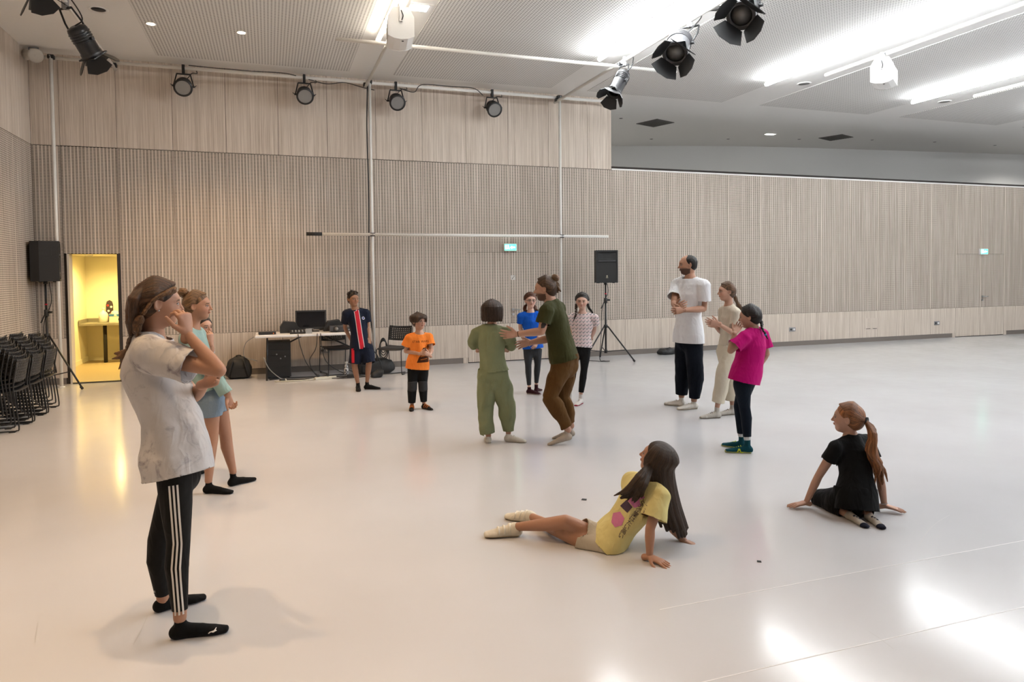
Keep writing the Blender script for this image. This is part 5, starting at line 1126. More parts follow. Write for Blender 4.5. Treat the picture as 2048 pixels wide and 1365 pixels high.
def text2d(txt, size, cell=None):
    cu_ = bpy.data.curves.new('t', 'FONT'); cu_.body = txt; cu_.size = size; cu_.align_x = 'CENTER'; cu_.align_y = 'CENTER'; cu_.resolution_u = 2; cu_.fill_mode = 'FRONT'
    o = bpy.data.objects.new('t', cu_); COL.objects.link(o); dg = bpy.context.evaluated_depsgraph_get(); me = bpy.data.meshes.new_from_object(o.evaluated_get(dg))
    vs = [(v.co.x, v.co.y) for v in me.vertices]; fs = [list(p.vertices) for p in me.polygons]
    bpy.data.objects.remove(o); bpy.data.curves.remove(cu_); bpy.data.meshes.remove(me); return vs, fs
def poly2d(pts, n=1):
    """a polygon filled by a fine grid so that it can follow cloth"""
    xs = [p[0] for p in pts]; ys = [p[1] for p in pts]; st = max(max(xs)-min(xs), max(ys)-min(ys))/14/n
    bm = bmesh.new(); f = bm.faces.new([bm.verts.new((x, y, 0)) for x, y in pts])
    k = min(xs)+st
    while k < max(xs): bmesh.ops.bisect_plane(bm, geom=bm.verts[:]+bm.edges[:]+bm.faces[:], plane_co=(k, 0, 0), plane_no=(1, 0, 0)); k += st
    k = min(ys)+st
    while k < max(ys): bmesh.ops.bisect_plane(bm, geom=bm.verts[:]+bm.edges[:]+bm.faces[:], plane_co=(0, k, 0), plane_no=(0, 1, 0)); k += st
    bm.verts.index_update(); vs = [(v.co.x, v.co.y) for v in bm.verts]; fs = [[v.index for v in q.verts] for q in bm.faces]; bm.free(); return vs, fs
# ------------------------------------------------------------------ the people
def falls(s, length, n=26, phi=(65, 295), rad=.40, r=(.05, .075, .07, .03), top=(0, -.02, .44), jit=.03, seed=1, curl=0.0, pull=None, down=None, z2=.16, z3=-.16):
    """hair falling from the crown round the back of the head, then straight down by its own weight"""
    R = np.random.RandomState(seed); out = []; H = s.hh; g = np.array([0, 0, -1.]) if down is None else nv(down)
    for i in range(n):
        ph = math.radians(phi[0]+(phi[1]-phi[0])*(i+.5)/n+R.uniform(-2, 2)); sx, sy = math.sin(ph), math.cos(ph); q = rad+R.uniform(-.015, .02)
        p0 = s.hX(top[0]+sx*.03, top[1]+sy*.03, top[2]); p1 = s.hX(sx*.25, sy*.30-.06, .375); p2 = s.hX(sx*q, sy*(q+.07)-.06, z2); p3 = s.hX(sx*(q+.005), sy*(q+.04)-.06, z3)
        ln = length*H*R.uniform(.9, 1.06); c = R.uniform(-jit, jit)*H
        p4 = p3+g*ln*.5+s.hr*(c+curl*H*sx)+(0 if pull is None else A3(pull)*.35); p5 = p3+g*ln+s.hr*(c*1.5-curl*H*sx)+(0 if pull is None else A3(pull))
        out.append(s.strand([p0, p1, p2, p3, p4, p5], r))
    return out
def swept(s, tie, n=22, phi=(35, 325), r=(.032, .07, .05), front=.42, z0=.30, rad=.385, seed=2, low=True):
    """hair combed over the skull from the hairline to a tie point"""
    R = np.random.RandomState(seed); out = []; tie = tie if isinstance(tie, np.ndarray) else s.hX(*tie)
    for i in range(n):
        a = math.radians(-100+200*(i+.5)/n); x, z = math.sin(a)*.36, math.cos(a)*.30+.13
        y = .27-.27*abs(math.sin(a))**1.5
        p0 = s.hX(x*.96, y, z); pm = s.hX(x*1.08, -.12, z+.10*math.cos(a)); p2 = s.hX(x*.8, -.36, z*.55+.0); out.append(s.strand([p0, pm, p2, tie], r))
    return out
def bun(s, c, R=.16, n=7):
    c = c if isinstance(c, np.ndarray) else s.hX(*c); out = []; rs = np.random.RandomState(5)
    for i in range(n):
        ax = nv(rs.randn(3)); u = nv(np.cross(ax, [.3, .2, .9])); v = np.cross(ax, u); ph = rs.uniform(0, 6.28); q = R*s.hh*rs.uniform(.45, .75)
        out.append(Loft([c+(u*math.cos(t+ph)+v*math.sin(t+ph))*q for t in np.linspace(0, 4.6, 9)], np.full(9, R*.40*s.hh), k=.004))
    return out
def tail(s, p0, pts, n=12, r=(.05, .07, .07, .03), spread=.07, seed=1, wave=.03):
    R = np.random.RandomState(seed); out = []; P0 = p0 if isinstance(p0, np.ndarray) else s.hX(*p0); Q = [p if isinstance(p, np.ndarray) else s.hX(*p) for p in pts]
    for i in range(n):
        o = R.randn(3)*spread*s.hh; out.append(s.strand([P0]+[q+o*(j+1)/len(Q)*1.2+R.randn(3)*wave*s.hh for j, q in enumerate(Q)], r))
    return out
SK = dict(fair=(.46, .265, .185), mid=(.385, .205, .13), tan=(.30, .155, .09), pale=(.53, .335, .26))
W_ = lambda *v: np.array(v, float)
def girl_tiedye():
    s = Fig(1.66, 3.33, (372, 1262), 'girl in a grey-white tie-dye t-shirt and black striped leggings, hand at her ear', SK['mid'], .0055, .90, hd=.222)
    s.torso((354, 915, 0), (341, 838, .02), (302, 748, .03), (304, 676, .02), 68, 80, sw=.098)
    s.arm('R', (438, 741, -.14), (374, 668, -.12)).hand('R', (366, 612, -.12), (-.5, -1, .1), ((.7, .9, .7),)*4, .06)
    s.arm('L', (390, 792, .16), (410, 768, .03)).hand('L', (432, 757, .0), (-.2, .5, 1), (.25, .4, .4), .02)
    s.leg('R', (357, 1082, -.10), (360, 1236, -.135)).leg('L', (318, 1080, .09), (326, 1203, .135))
    s.head((318, 607, .01), 60, -3)
    s.tee(cloth('grey_tie_dye', (.52, .50, .50), var=.06, kind='tiedye', c2=(.13, .10, .15)), margin=.026, hem=.048, flare=.030, sleeve=.62, sl_m=.020, sl_flare=.022, amp=.0085, seed=4, f1=15., f2=44., vert=.45, hem_n=-s.up_h, vox=.0058, bm=.034)
    lg = s.trousers(cloth('black_legging', (.018, .017, .017), .75, var=.1), margin=.0035, cut=.945, amp=.0, name='leggings', vox=.0052)
    L = s.legs['R'][3]
    for k in (-1, 0, 1):
        # outer side of the near leg, facing the viewer's side of the hall
        best = lambda t, k=k: ANG[0]+(k*.0235)/max(np.interp(t, [0, .3, .55, .75, 1], [.085, .075, .055, .055, .035]), .03)
        r0 = L.R[2]; f0 = L.F[2]; dirv = nv(W_(.36, -.93, 0)); ANG = [math.atan2(dirv@f0, dirv@r0)]
        s.ribbon(L, (lambda a, kk: (lambda t: a+kk*.0185/np.interp(t, [0, .25, .5, .72, 1], [.086, .078, .056, .054, .034])))(ANG[0], k), .0085, cloth('white_stripe', (.66, .62, .58), var=.03), .06, .968, .0015, 'side_stripe', 60, lg, .0035)
    blk = cloth('black_sock', (.012, .012, .013), .9, var=.1)
    s.foot('R', (456, 1264), 'sock', [blk], L=.268); V, Q, X, x, lat, up, LL, o = s.footV
    wh = cloth('white_print', (.7, .68, .66), var=.02)
    # leaping-cat mark on the instep and the word on the cuff
    cat = [(-.020, -.012), (-.012, -.004), (-.004, -.001), (.006, .003), (.013, .010), (.017, .011), (.014, .005), (.020, .003), (.012, .0), (.006, -.004), (-.001, -.006), (-.006, -.005), (-.012, -.010), (-.016, -.015)]
    s.decal(poly2d(cat, 1), (V, Q), X(.70, -.075, .11), -lat*0+x*.95+np.array([0, 0, -.25]), up, wh, 'sock_mark', o, .0015, .10)
    s.foot('L', (418, 1197), 'sock', [blk], L=.262); V, Q, X, x, lat, up, LL, o2 = s.footV
    for (X_, VQ, oo, xx) in ((X, (V, Q), o2, x),):
        s.decal(text2d('PUMA', .022), VQ, X_(.10, -.10, .44), xx, W_(0, 0, 1), wh, 'sock_word', oo, .0015, .10)
    C = (.115, .056, .027)
    lk = swept(s, (.10, -.46, -.25), 26, r=(.05, .075, .085))
    for k in range(16):      # wavy mass down the back of the head
        a = k/15; x = .34-.62*a; lk.append(s.strand([(x*.7, -.30, .36-.1*abs(a-.5)), (x*1.08, -.47-.05*math.sin(k*2.1), .08), (x*1.0, -.50+.05*math.sin(k*1.7), -.18), (x*.8, -.50-.05*math.sin(k*2.6), -.42), (x*.55+.02, -.52, -.62-.05*math.sin(k))], (.06, .085, .085, .075, .04)))
    s.hair(lk+s.cap(.02)[:2], C, .0036, extra=s.cap(.02, ears=True)[2:], var=.35)
    s.braid([(.25, .27, .30), (.36, .10, .22), (.40, -.08, .13), (.41, -.22, -.05), (.38, -.34, -.26)], .075, (.22, .115, .055), n=13)
    s.braid([(.34, -.38, -.30), (.30, -.42, -.52), s.P((288, 708, -.09)), s.P((284, 735, -.08)), s.P((283, 750, -.07))], .125, (.15, .078, .038), n=13)
    s.braid([(-.05, -.5, -.35), s.P((272, 662, -.02)), s.P((262, 682, -.02)), s.P((256, 704, -.02))], .12, (.10, .055, .03), n=9)
    s.hair(tail(s, s.P((256, 702, -.02)), [s.P((247, 714, -.02)), s.P((236, 722, -.02))], 7, (.06, .05, .015), .07) + tail(s, s.P((283, 748, -.07)), [s.P((285, 764, -.07))], 5, (.06, .03), .04), (.22, .12, .06), name='braid_ends')
    s.kid('earring', MB().tube([Vector(s.hX(.39, -.02, -.14)-s.base), Vector(s.hX(.40, -.02, -.15)-s.base)], .004, 8).mesh('earring', M_CHROME))
    s.done()
def girl_mint():
    s = Fig(1.57, 5.45, (445, 985), 'girl with a hair bun in a mint sweatshirt, denim shorts and black socks', SK['mid'], .006, .92, hd=.22)
    s.torso((420, 783, 0), (404, 745, 0), (385, 702, 0), (384, 658, 0), 80, 85)
    s.arm('R', (428, 750, -.14), (456, 793, -.12)).hand('R', (462, 812, -.10), (-.3, -.9, .1), (.9, 1.1, .8), .02)
    s.arm('L', (420, 748, .15), (442, 765, .06))
    s.leg('R', (424, 878, -.05), (417, 962, -.08)).leg('L', (451, 868, .10), (466, 944, .11))
    s.head((396, 612, 0), 84, 0)
    s.tee(cloth('mint_sweat', (.30, .43, .40), var=.08), margin=.018, hem=.0, flare=.01, sleeve=1.86, sl_m=.014, sl_flare=.004, amp=.006, seed=8, name='sweatshirt')
    s.trousers(cloth('blue_denim', (.19, .27, .36), var=.15, kind='denim', c2=(.42, .50, .58)), margin=.014, cut=.20, amp=.003, name='denim_shorts')
    blk = cloth('black_sock', (.012, .012, .013)); s.foot('R', (458, 988), 'sock', [blk], L=.25); s.foot('L', (511, 961), 'sock', [blk], L=.25)
    C = (.27, .15, .072)
    s.hair(swept(s, (.0, -.36, .36), 26)+s.cap(.015)[:2], C, .004, extra=s.cap(.015, ears=True)[2:]); s.hair(bun(s, (0, -.47, .46), .19, 9), C, .004, name='hair_bun'); s.done()
def child_hidden():
    s = Fig(1.30, 5.95, (389, 950), 'small child in pale blue peering past the girl in mint, hand raised', SK['fair'], .007, .9, hd=.2)
    s.torso((388, 796, 0), (391, 762, 0), (396, 722, 0), (399, 692, 0), 105)
    s.arm('R', (423, 702, -.10), (422, 686, -.12)).hand('R', (419, 664, -.12), (-.6, -.6, .2), (.4, .5, .4)); s.arm('L', (385, 745, .1), (388, 785, .08))
    s.leg('R', (383, 872, -.03), (382, 937, -.03)).leg('L', (391, 870, .05), (392, 934, .05)); s.head((404, 655, 0), 112, 0)
    s.tee(cloth('pale_blue_tee', (.42, .55, .66)), margin=.016, hem=.06, flare=.02, sleeve=.6, amp=.005); s.trousers(cloth('dark_legging', (.03, .03, .035)), margin=.005, amp=.002)
    blk = cloth('black_sock', (.012, .012, .013)); s.foot('R', (395, 953), 'sock', [blk]); s.foot('L', (405, 949), 'sock', [blk])
    s.hair(falls(s, .8, 18, (70, 290))+s.cap(.02)[:2], (.05, .028, .018), .005, extra=s.cap(.02)[2:]); s.done()
def boy_navy():
    s = Fig(1.43, 10.2, (724, 780), 'boy in a navy football kit with a red stripe, hands behind his back', SK['tan'], .0075, .92, hd=.212)
    s.torso((722, 690, 0), (718, 666, 0), (714, 641, 0), (711, 619.5, 0), 160, 165)
    s.arm('R', (690, 656, .06), (702, 681, .17)).arm('L', (736, 655, .07), (738, 676, -.02)).hand('L', (739.5, 692, -.05), (-.6, -.7, 0), (.25, .3, .3))
    s.leg('R', (709, 732, -.04), (716, 768, .0)).leg('L', (738, 726, -.03), (734, 766, .05)); s.head((706.5, 598.5, 0), 140, 0)
    navy = cloth('navy_jersey', (.012, .018, .042), .6, var=.15)
    sh = s.tee(navy, margin=.016, hem=.04, flare=.018, sleeve=.62, sl_m=.014, sl_flare=.015, amp=.004, seed=3); VQ = s.last
    red = cloth('red_band', (.55, .02, .035), .6); wt = cloth('white_band', (.65, .62, .62), .6)
    org = s.ch*.5+s.wa*.5; L = np.linalg.norm(s.nb-s.pe)
    n1 = np.cross(s.rs*-1, s.up_s)
    s.decal(poly2d([(-.038, -L*.62), (.038, -L*.62), (.038, L*.47), (-.038, L*.47)], 2), VQ, org, -s.rs, s.up_s, wt, 'white_edge', sh, .002, .3)
    s.decal(poly2d([(-.029, -L*.62), (.029, -L*.62), (.029, L*.47), (-.029, L*.47)], 2), VQ, org, -s.rs, s.up_s, red, 'red_stripe', sh, .004, .3)
    s.decal(poly2d([(.022*math.cos(a), .022*math.sin(a)) for a in np.linspace(0, 6.28, 13)[:-1]]), VQ, s.ch+s.up_s*.03-s.rs*.085, -s.rs, s.up_s, wt, 'club_badge', sh, .003, .3)
    s.decal(poly2d([(.014*math.cos(a), .014*math.sin(a)) for a in np.linspace(0, 6.28, 13)[:-1]]), VQ, s.ch+s.up_s*.03-s.rs*.085, -s.rs, s.up_s, cloth('badge_blue', (.05, .08, .3)), 'badge_core', sh, .005, .3)
    st = s.trousers(navy, margin=.028, knee_m=.05, cut=.42, amp=.004, name='football_shorts', seed=6); VQ = s.last
    hp, kn, an, Lg = s.legs['R']; mid = hp*.55+kn*.45
    s.decal(poly2d([(-.02, -.12), (.02, -.12), (.02, .12), (-.02, .12)]), VQ, mid+s.rh*.04, W_(.9, .2, 0), W_(0, 0, 1), red, 'side_stripe', st, .003, .3)
    bl = cloth('black_suede', (.014, .013, .013), .8); m3 = [bl, cloth('gum_sole', (.05, .035, .025)), bl]
    s.foot('R', (717, 784), 'shoe', m3, L=.25); s.foot('L', (758, 779), 'shoe', m3, L=.25)
    C = (.035, .020, .013); R = np.random.RandomState(2); lk = []
    for i in range(26):
        a = R.uniform(-1.2, 1.2); b = R.uniform(-.9, .9); p = W_(math.sin(a)*.36, -.08+math.cos(a)*math.sin(b)*.42, .14+math.cos(a)*math.cos(b)*.38); lk.append(s.strand([tuple(p*.96), tuple(p*1.05+W_(.02, .05, .03)), tuple(p*1.07+W_(.05, .12, .0))], (.07, .07, .03)))
    s.hair(lk+s.cap(.02)[:2], C, .005, extra=s.cap(.02)[2:]); s.done()
def boy_orange():
    s = Fig(1.22, 8.68, (836, 822), 'small boy with tousled hair in an orange printed t-shirt and black trousers', SK['fair'], .0065, .98, hd=.203)
    s.torso((836, 727, 0), (838, 706, 0), (838.5, 685, 0), (838.5, 667.5, 0), 158, 165, belly=1.08)
    s.arm('R', (811.5, 703, -.02), (840, 708, -.15)).hand('R', (850, 707, -.16), (.1, .2, 1), (.5, .7, .5)); s.arm('L', (863.5, 701, -.02), (859, 711, -.14)).hand('L', (851.5, 707, -.17), (-.1, .1, 1), (.5, .7, .5))
    s.leg('R', (824.5, 771, -.03), (824, 809, .0)).leg('L', (846, 771, .0), (848, 807, .02)); s.head((838, 643, -.01), 138, 0)
    sh = s.tee(cloth('orange_tee', (.80, .22, .035), var=.12), margin=.018, hem=.055, flare=.02, sleeve=.60, sl_m=.016, sl_flare=.02, amp=.005, seed=5); VQ = s.last
    dk = cloth('dark_print', (.035, .018, .012)); r = -s.rs
    o1 = s.ch+s.up_s*.015; s.decal(text2d('STAR WARS', .038), VQ, o1, r, s.up_s, dk, 'shirt_word', sh, .003, .3)
    o2 = s.wa-s.up_s*.02+r*.02
    blob = [(-.075, -.09), (.085, -.09), (.09, -.03), (.075, .05), (.05, .085), (.01, .09), (-.012, .06), (-.02, .01), (-.05, -.03)]
    s.decal(poly2d(blob, 1.5), VQ, o2, r, s.up_s, cloth('brown_print', (.10, .035, .015)), 'shirt_print', sh, .002, .3)
    for k, y in enumerate((-.06, -.02, .03)): s.decal(poly2d([(-.03, y), (.06, y+.012), (.06, y+.02), (-.03, y+.009)]), VQ, o2, r, s.up_s, cloth('orange_ink', (.55, .16, .03)), 'print_line', sh, .0035, .3)
    tr = s.trousers(cloth('black_cotton', (.016, .016, .017)), margin=.012, knee_m=.016, ank_m=.016, cut=.95, amp=.004, seed=2)
    for sd in 'LR':
        hp, kn, an, L = s.legs[sd]; s.garment('knee_patch', [Loft([kn+nv(hp-kn)*.05, kn-nv(kn-an)*.06], [L.a[2]+.019, L.a[2]+.018], k=.01, cap=.3)], [], cloth('grey_patch', (.055, .055, .058)), .002, 4)
    m3 = [cloth('black_strap_shoe', (.02, .018, .017)), cloth('dark_sole', (.03, .02, .015)), cloth('orange_trim', (.45, .13, .03))]
    s.foot('R', (822, 825), 'sandal', m3, L=.20); s.foot('L', (862, 821), 'sandal', m3, L=.20)
    C = (.075, .042, .024); lk = falls(s, .10, 44, (0, 360), .415, (.07, .10, .09, .035), seed=8, jit=.09, top=(.05, -.10, .50), z2=.26, z3=.06)
    s.hair(lk+s.cap(.05)[:2], C, .0045, extra=[Ell(s.hX(0, .47, -.23), np.array([.33, .40, .43])*s.hh, [s.hr, s.hf, s.hu], .05*s.hh, True), Ell(s.hX(0, .12, -.52), np.array([.5, .36, .34])*s.hh, [s.hr, s.hf, s.hu], .05*s.hh, True)], var=.45); s.done()
def girl_jumpsuit():
    s = Fig(1.46, 6.93, (992, 886), 'girl with bobbed brown hair seen from behind in a sage green jumpsuit', SK['fair'], .006, .95, hd=.215)
    s.torso((987, 750, 0), (984, 718, .0), (983, 683, .01), (984, 655, .02), 12, 8, sw=.104)
    s.arm('L', (945, 686, .04), (958, 701, .18)).hand('L', (968, 701, .24), (.1, .2, 1), (.5, .6, .4)); s.arm('R', (1022, 688, .04), (1012, 700, .17)).hand('R', (1003, 699, .23), (-.1, .2, 1), (.5, .6, .4))
    s.leg('L', (970, 812, .0), (977, 872, -.02)).leg('R', (1013, 812, .03), (1017, 867, .03)); s.head((985, 621, .03), 18, 0)
    c = cloth('sage_linen', (.27, .30, .17), .9, var=.14)
    s.tee(c, margin=.020, hem=-.025, flare=.004, sleeve=1.25, sl_m=.020, sl_flare=.012, amp=.007, seed=12, f1=20, name='jumpsuit_top')
    s.trousers(c, margin=.022, knee_m=.034, ank_m=.030, top=.045, cut=.955, amp=.009, seed=13, f1=22, f2=60, vert=.8, name='jumpsuit_legs', seat=.008)
    s.garment('waistband', [Loft([s.pe*.4+s.wa*.6, s.pe*.25+s.wa*.75], [s.T.a[3]+.022]*2, [s.T.b[3]+.022]*2, R=s.rh, cap=.3, k=.01)], [], c, .002, 3)
    w = cloth('off_white_canvas', (.60, .58, .53)); m3 = [w, cloth('pale_sole', (.55, .52, .47)), w]
    s.foot('L', (-.12, 1., 0), 'shoe', m3, L=.225); s.foot('R', (1052, 886), 'shoe', m3, L=.235)
    C = (.062, .034, .02); s.hair(falls(s, .30, 34, (55, 305), .42, (.05, .075, .085, .05), seed=4, jit=.02)+s.cap(.03)[:2], C, .004, extra=s.cap(.03)[2:]); s.done()
def girl_blue():
    s = Fig(1.40, 9.72, (1066, 787), 'girl with glasses in a bright blue t-shirt and grey leggings', SK['pale'], .0075, .88, hd=.208)
    s.torso((1065, 693, 0), (1063, 668, 0), (1062, 643, 0), (1061, 625, 0), 172)
    s.arm('R', (1040.5, 657, .02), (1049, 680, -.08)).hand('R', (1057, 690, -.12), (.4, -.3, .4), (.3, .4, .3)); s.arm('L', (1083, 657, .02), (1074, 683, -.10)).hand('L', (1069, 696, -.13), (-.4, -.3, .4), (.3, .4, .3))
    s.leg('R', (1056.5, 731, -.03), (1058.5, 776, .0)).leg('L', (1075, 730, .02), (1072.5, 771, .08)); s.head((1061, 601.5, -.01), 170, 0)
    s.tee(cloth('bright_blue_tee', (.010, .095, .50), var=.12), margin=.014, hem=.02, flare=.010, sleeve=.56, amp=.004, seed=5); s.trousers(cloth('grey_legging', (.065, .07, .078)), margin=.004, amp=.0015, cut=.92, name='leggings')
    m3 = [cloth('maroon_knit', (.055, .014, .022)), cloth('pale_trim_sole', (.34, .28, .26)), cloth('maroon_lace', (.09, .03, .04))]
    s.foot('R', (1077, 790), 'shoe', m3, L=.235); s.foot('L', (1086, 780), 'shoe', m3, L=.235)
    C = (.125, .042, .020); s.hair(swept(s, (.0, -.40, -.05), 24)+s.cap(.015)[:2], C, .0045, extra=s.cap(.015, hz=-.235)[2:])
    for g in (-1, 1): s.hair(tail(s, (g*.22, -.30, -.30), [(g*.36, -.16, -.48), (g*.38, -.08, -.66)], 7, (.06, .08, .04), .05), C, .0045, name='pigtail')
    b = MB()
    for g in (-1, 1):
        c0 = s.hX(g*.145, .40, -.005); b.tube([Vector(c0+(s.hr*math.cos(t)*.105+s.hu*math.sin(t)*.075)*s.hh-s.base) for t in np.linspace(0, 6.28, 17)], .0022, 6, False); b.tube([Vector(s.hX(g*.25, .38, .01)-s.base), Vector(s.hX(g*.36, -.02, .02)-s.base)], .002, 6)
    b.tube([Vector(s.hX(-.04, .42, .0)-s.base), Vector(s.hX(.04, .42, .0)-s.base)], .0022, 6); s.kid('glasses', b.mesh('glasses', M_BLACKPL)); s.done()
def man_bun():
    s = Fig(1.76, 6.86, (1122, 880), 'bearded man with a hair bun in an olive t-shirt and brown trousers, arms reaching out', SK['fair'], .006, 1.0, hd=.238)
    s.torso((1128, 712, 0), (1120, 678, .0), (1110, 640, .0), (1103, 606, .0), -68, -72, sw=.106)
    s.arm('L', (1083, 663, -.20), (1034, 669, -.14)).hand('L', (994, 671, -.12), (-.1, -.4, 1), (.10, .12, .12), .16, L=.185); s.arm('R', (1098, 678, .12), (1060, 686, .06)).hand('R', (1036, 690, .03), (0, -.2, 1), (.2, .25, .2), .12, L=.18)
    s.leg('L', (1099, 794, -.11), (1136, 860, -.08)).leg('R', (1124, 795, .09), (1142, 852, .10)); s.head((1090, 578, .01), -76, -4, beard=((.055, .03, .018), .92))
    s.tee(cloth('olive_tee', (.072, .072, .024), var=.15), margin=.014, hem=.022, flare=.010, sleeve=.62, sl_m=.012, sl_flare=.010, amp=.006, seed=7, f1=17)
    c = cloth('brown_corduroy', (.155, .075, .022), .9, var=.12, kind='cord', c2=(.10, .045, .012))
    s.trousers(c, margin=.010, knee_m=.016, ank_m=.016, top=.0, cut=.955, amp=.006, seed=9, f1=24, f2=60, vert=1.0, seat=.013)
    sk = cloth('oatmeal_sock', (.43, .37, .31)); s.foot('L', (1102, 891), 'sock', [sk], L=.265, pitch=16); s.foot('R', (1107, 878), 'sock', [sk], L=.265, pitch=14)
    C = (.12, .065, .034); s.hair(swept(s, (.0, -.40, .26), 26)+s.cap(.01)[:2], C, .004, extra=s.cap(.01, ears=True)[2:]); s.hair(bun(s, (0, -.47, .42), .155, 10), (.28, .16, .085), .004, name='hair_bun')
    s.hair(tail(s, (.0, -.42, .28), [(-.03, -.54, .10), (-.05, -.50, -.12)], 7, (.05, .06, .03), .05), (.17, .10, .055), name='loose_curls')
    hp = s.arms['L']; m = hp[0]*.42+hp[1]*.58
    tat = cloth('tattoo_ink', (.10, .09, .09)); V, Q = field_mesh([hp[3]], .006)
    s.decal(poly2d([(-.012, -.035), (.018, -.03), (.028, .0), (.012, .03), (-.012, .035), (-.022, .0)]), (V, Q), hp[0]*.30+hp[1]*.70, W_(1, 0, 0), nv(hp[0]-hp[1]), tat, 'tattoo', None, .001, .2)
    w = s.arms['L']; d = nv(w[2]-w[1]); s.kid('bracelet', MB().tube([Vector(w[2]-d*.012-s.base), Vector(w[2]-d*.018-s.base)], .0295, 14, False).mesh('bracelet', cloth('dark_cord', (.05, .035, .03)))); s.done()
def girl_braids():
    s = Fig(1.42, 8.95, (1158, 806), 'girl with two braids in a patterned pale t-shirt, arms behind her back', SK['pale'], .007, .88, hd=.21)
    s.torso((1161, 692, 0), (1163, 670, 0), (1165, 646, 0), (1165, 627.5, 0), 184, sw=.104)
    s.arm('R', (1143, 660, .07), (1151, 683, .15)).arm('L', (1189, 660, .07), (1181, 679, .15)).hand('L', (1172, 686, .17), (0, .2, 1), (.4, .5, .4))
    s.leg('R', (1147, 741, .0), (1140, 780, .09)).leg('L', (1168, 739, -.03), (1161.5, 791, -.02)); s.head((1164, 603.5, -.01), 190, 0)
    s.tee(cloth('patterned_tee', (.66, .58, .57), var=.04, kind='chevron', c2=(.10, .09, .12), c3=(.62, .32, .34)), margin=.016, hem=.005, flare=.012, sleeve=.52, sl_m=.014, sl_flare=.015, amp=.005, seed=9); s.trousers(cloth('black_cotton', (.016, .016, .017)), margin=.005, cut=.93, amp=.002)
    w = cloth('white_sneaker', (.60, .57, .55)); m3 = [w, cloth('crimson_sole', (.35, .02, .05)), cloth('grey_lace', (.35, .33, .33))]
    s.foot('R', (1133, 797), 'shoe', m3, L=.23); s.foot('L', (1156, 811), 'shoe', m3, L=.235)
    C = (.022, .014, .011); s.hair(swept(s, (.0, -.40, -.10), 24)+s.cap(.015)[:2], C, .0045, extra=s.cap(.015, hz=-.235)[2:])
    s.braid([(-.34, -.10, -.18), (-.42, .0, -.40), s.P((1183, 623, -.02)), s.P((1189, 634, -.03))], .075, C, n=8, tie=(.25, .03, .03)); s.braid([(.34, -.02, -.2), (.36, .12, -.42), s.P((1152, 629, -.12)), s.P((1149, 637, -.12))], .08, (.05, .028, .018), n=7, tie=(.03, .03, .03)); s.done()
def man_white():
    s = Fig(1.87, 8.6, (1372, 812), 'tall man with short dark hair and beard in a white t-shirt and navy trousers', SK['mid'], .007, .98, hd=.238)
    s.torso((1377, 670, 0), (1377.5, 632, 0), (1380, 590, 0), (1381, 558, 0), -128, -115, sw=.108)
    s.arm('L', (1407, 618, -.13), (1366, 621, -.34)).hand('L', (1346, 622, -.40), (-.2, .1, 1), (.7, .8, .6)); s.arm('R', (1348, 607, -.02), (1353, 617, -.26)).hand('R', (1366, 610, -.38), (-.2, -.3, 1), (.5, .6, .5))
    s.leg('L', (1390, 740, -.12), (1388, 801, -.08)).leg('R', (1365, 738, .06), (1363, 793, .10)); s.head((1374.5, 530, .0), -92, -2, beard=((.03, .018, .012), .9), brow=(.03, .02, .015))
    s.tee(cloth('white_tee', (.72, .72, .74), var=.02), margin=.024, hem=.05, flare=.018, sleeve=.66, sl_m=.022, sl_flare=.018, amp=.006, seed=15, f1=15)
    s.trousers(cloth('navy_joggers', (.008, .012, .022)), margin=.020, knee_m=.030, ank_m=.028, cut=.955, amp=.006, seed=11, vert=.9)
    w = cloth('white_leather', (.66, .63, .58)); m3 = [w, cloth('cream_sole', (.50, .44, .35)), w]; s.foot('L', (1363, 820), 'shoe', m3, L=.28); s.foot('R', (1334, 810), 'shoe', m3, L=.28)
    ax = [s.hr, s.hf, s.hu]; H = s.hh
    s.hair([Ell(s.hX(0, -.10, .125), np.array([.362, .44, .378])*H, ax, .03*H), Ell(s.hX(0, -.2, -.05), np.array([.33, .31, .30])*H, ax, .06*H)], (.016, .011, .009), .004, extra=[Ell(s.hX(0, .44, -.10), np.array([.36, .42, .52])*H, ax, .03*H, True), Ell(s.hX(0, .12, -.50), np.array([.5, .36, .34])*H, ax, .04*H, True), Ell(s.hX(.0, .34, .50), np.array([.16, .26, .2])*H, ax, .05*H, True)]); s.done()
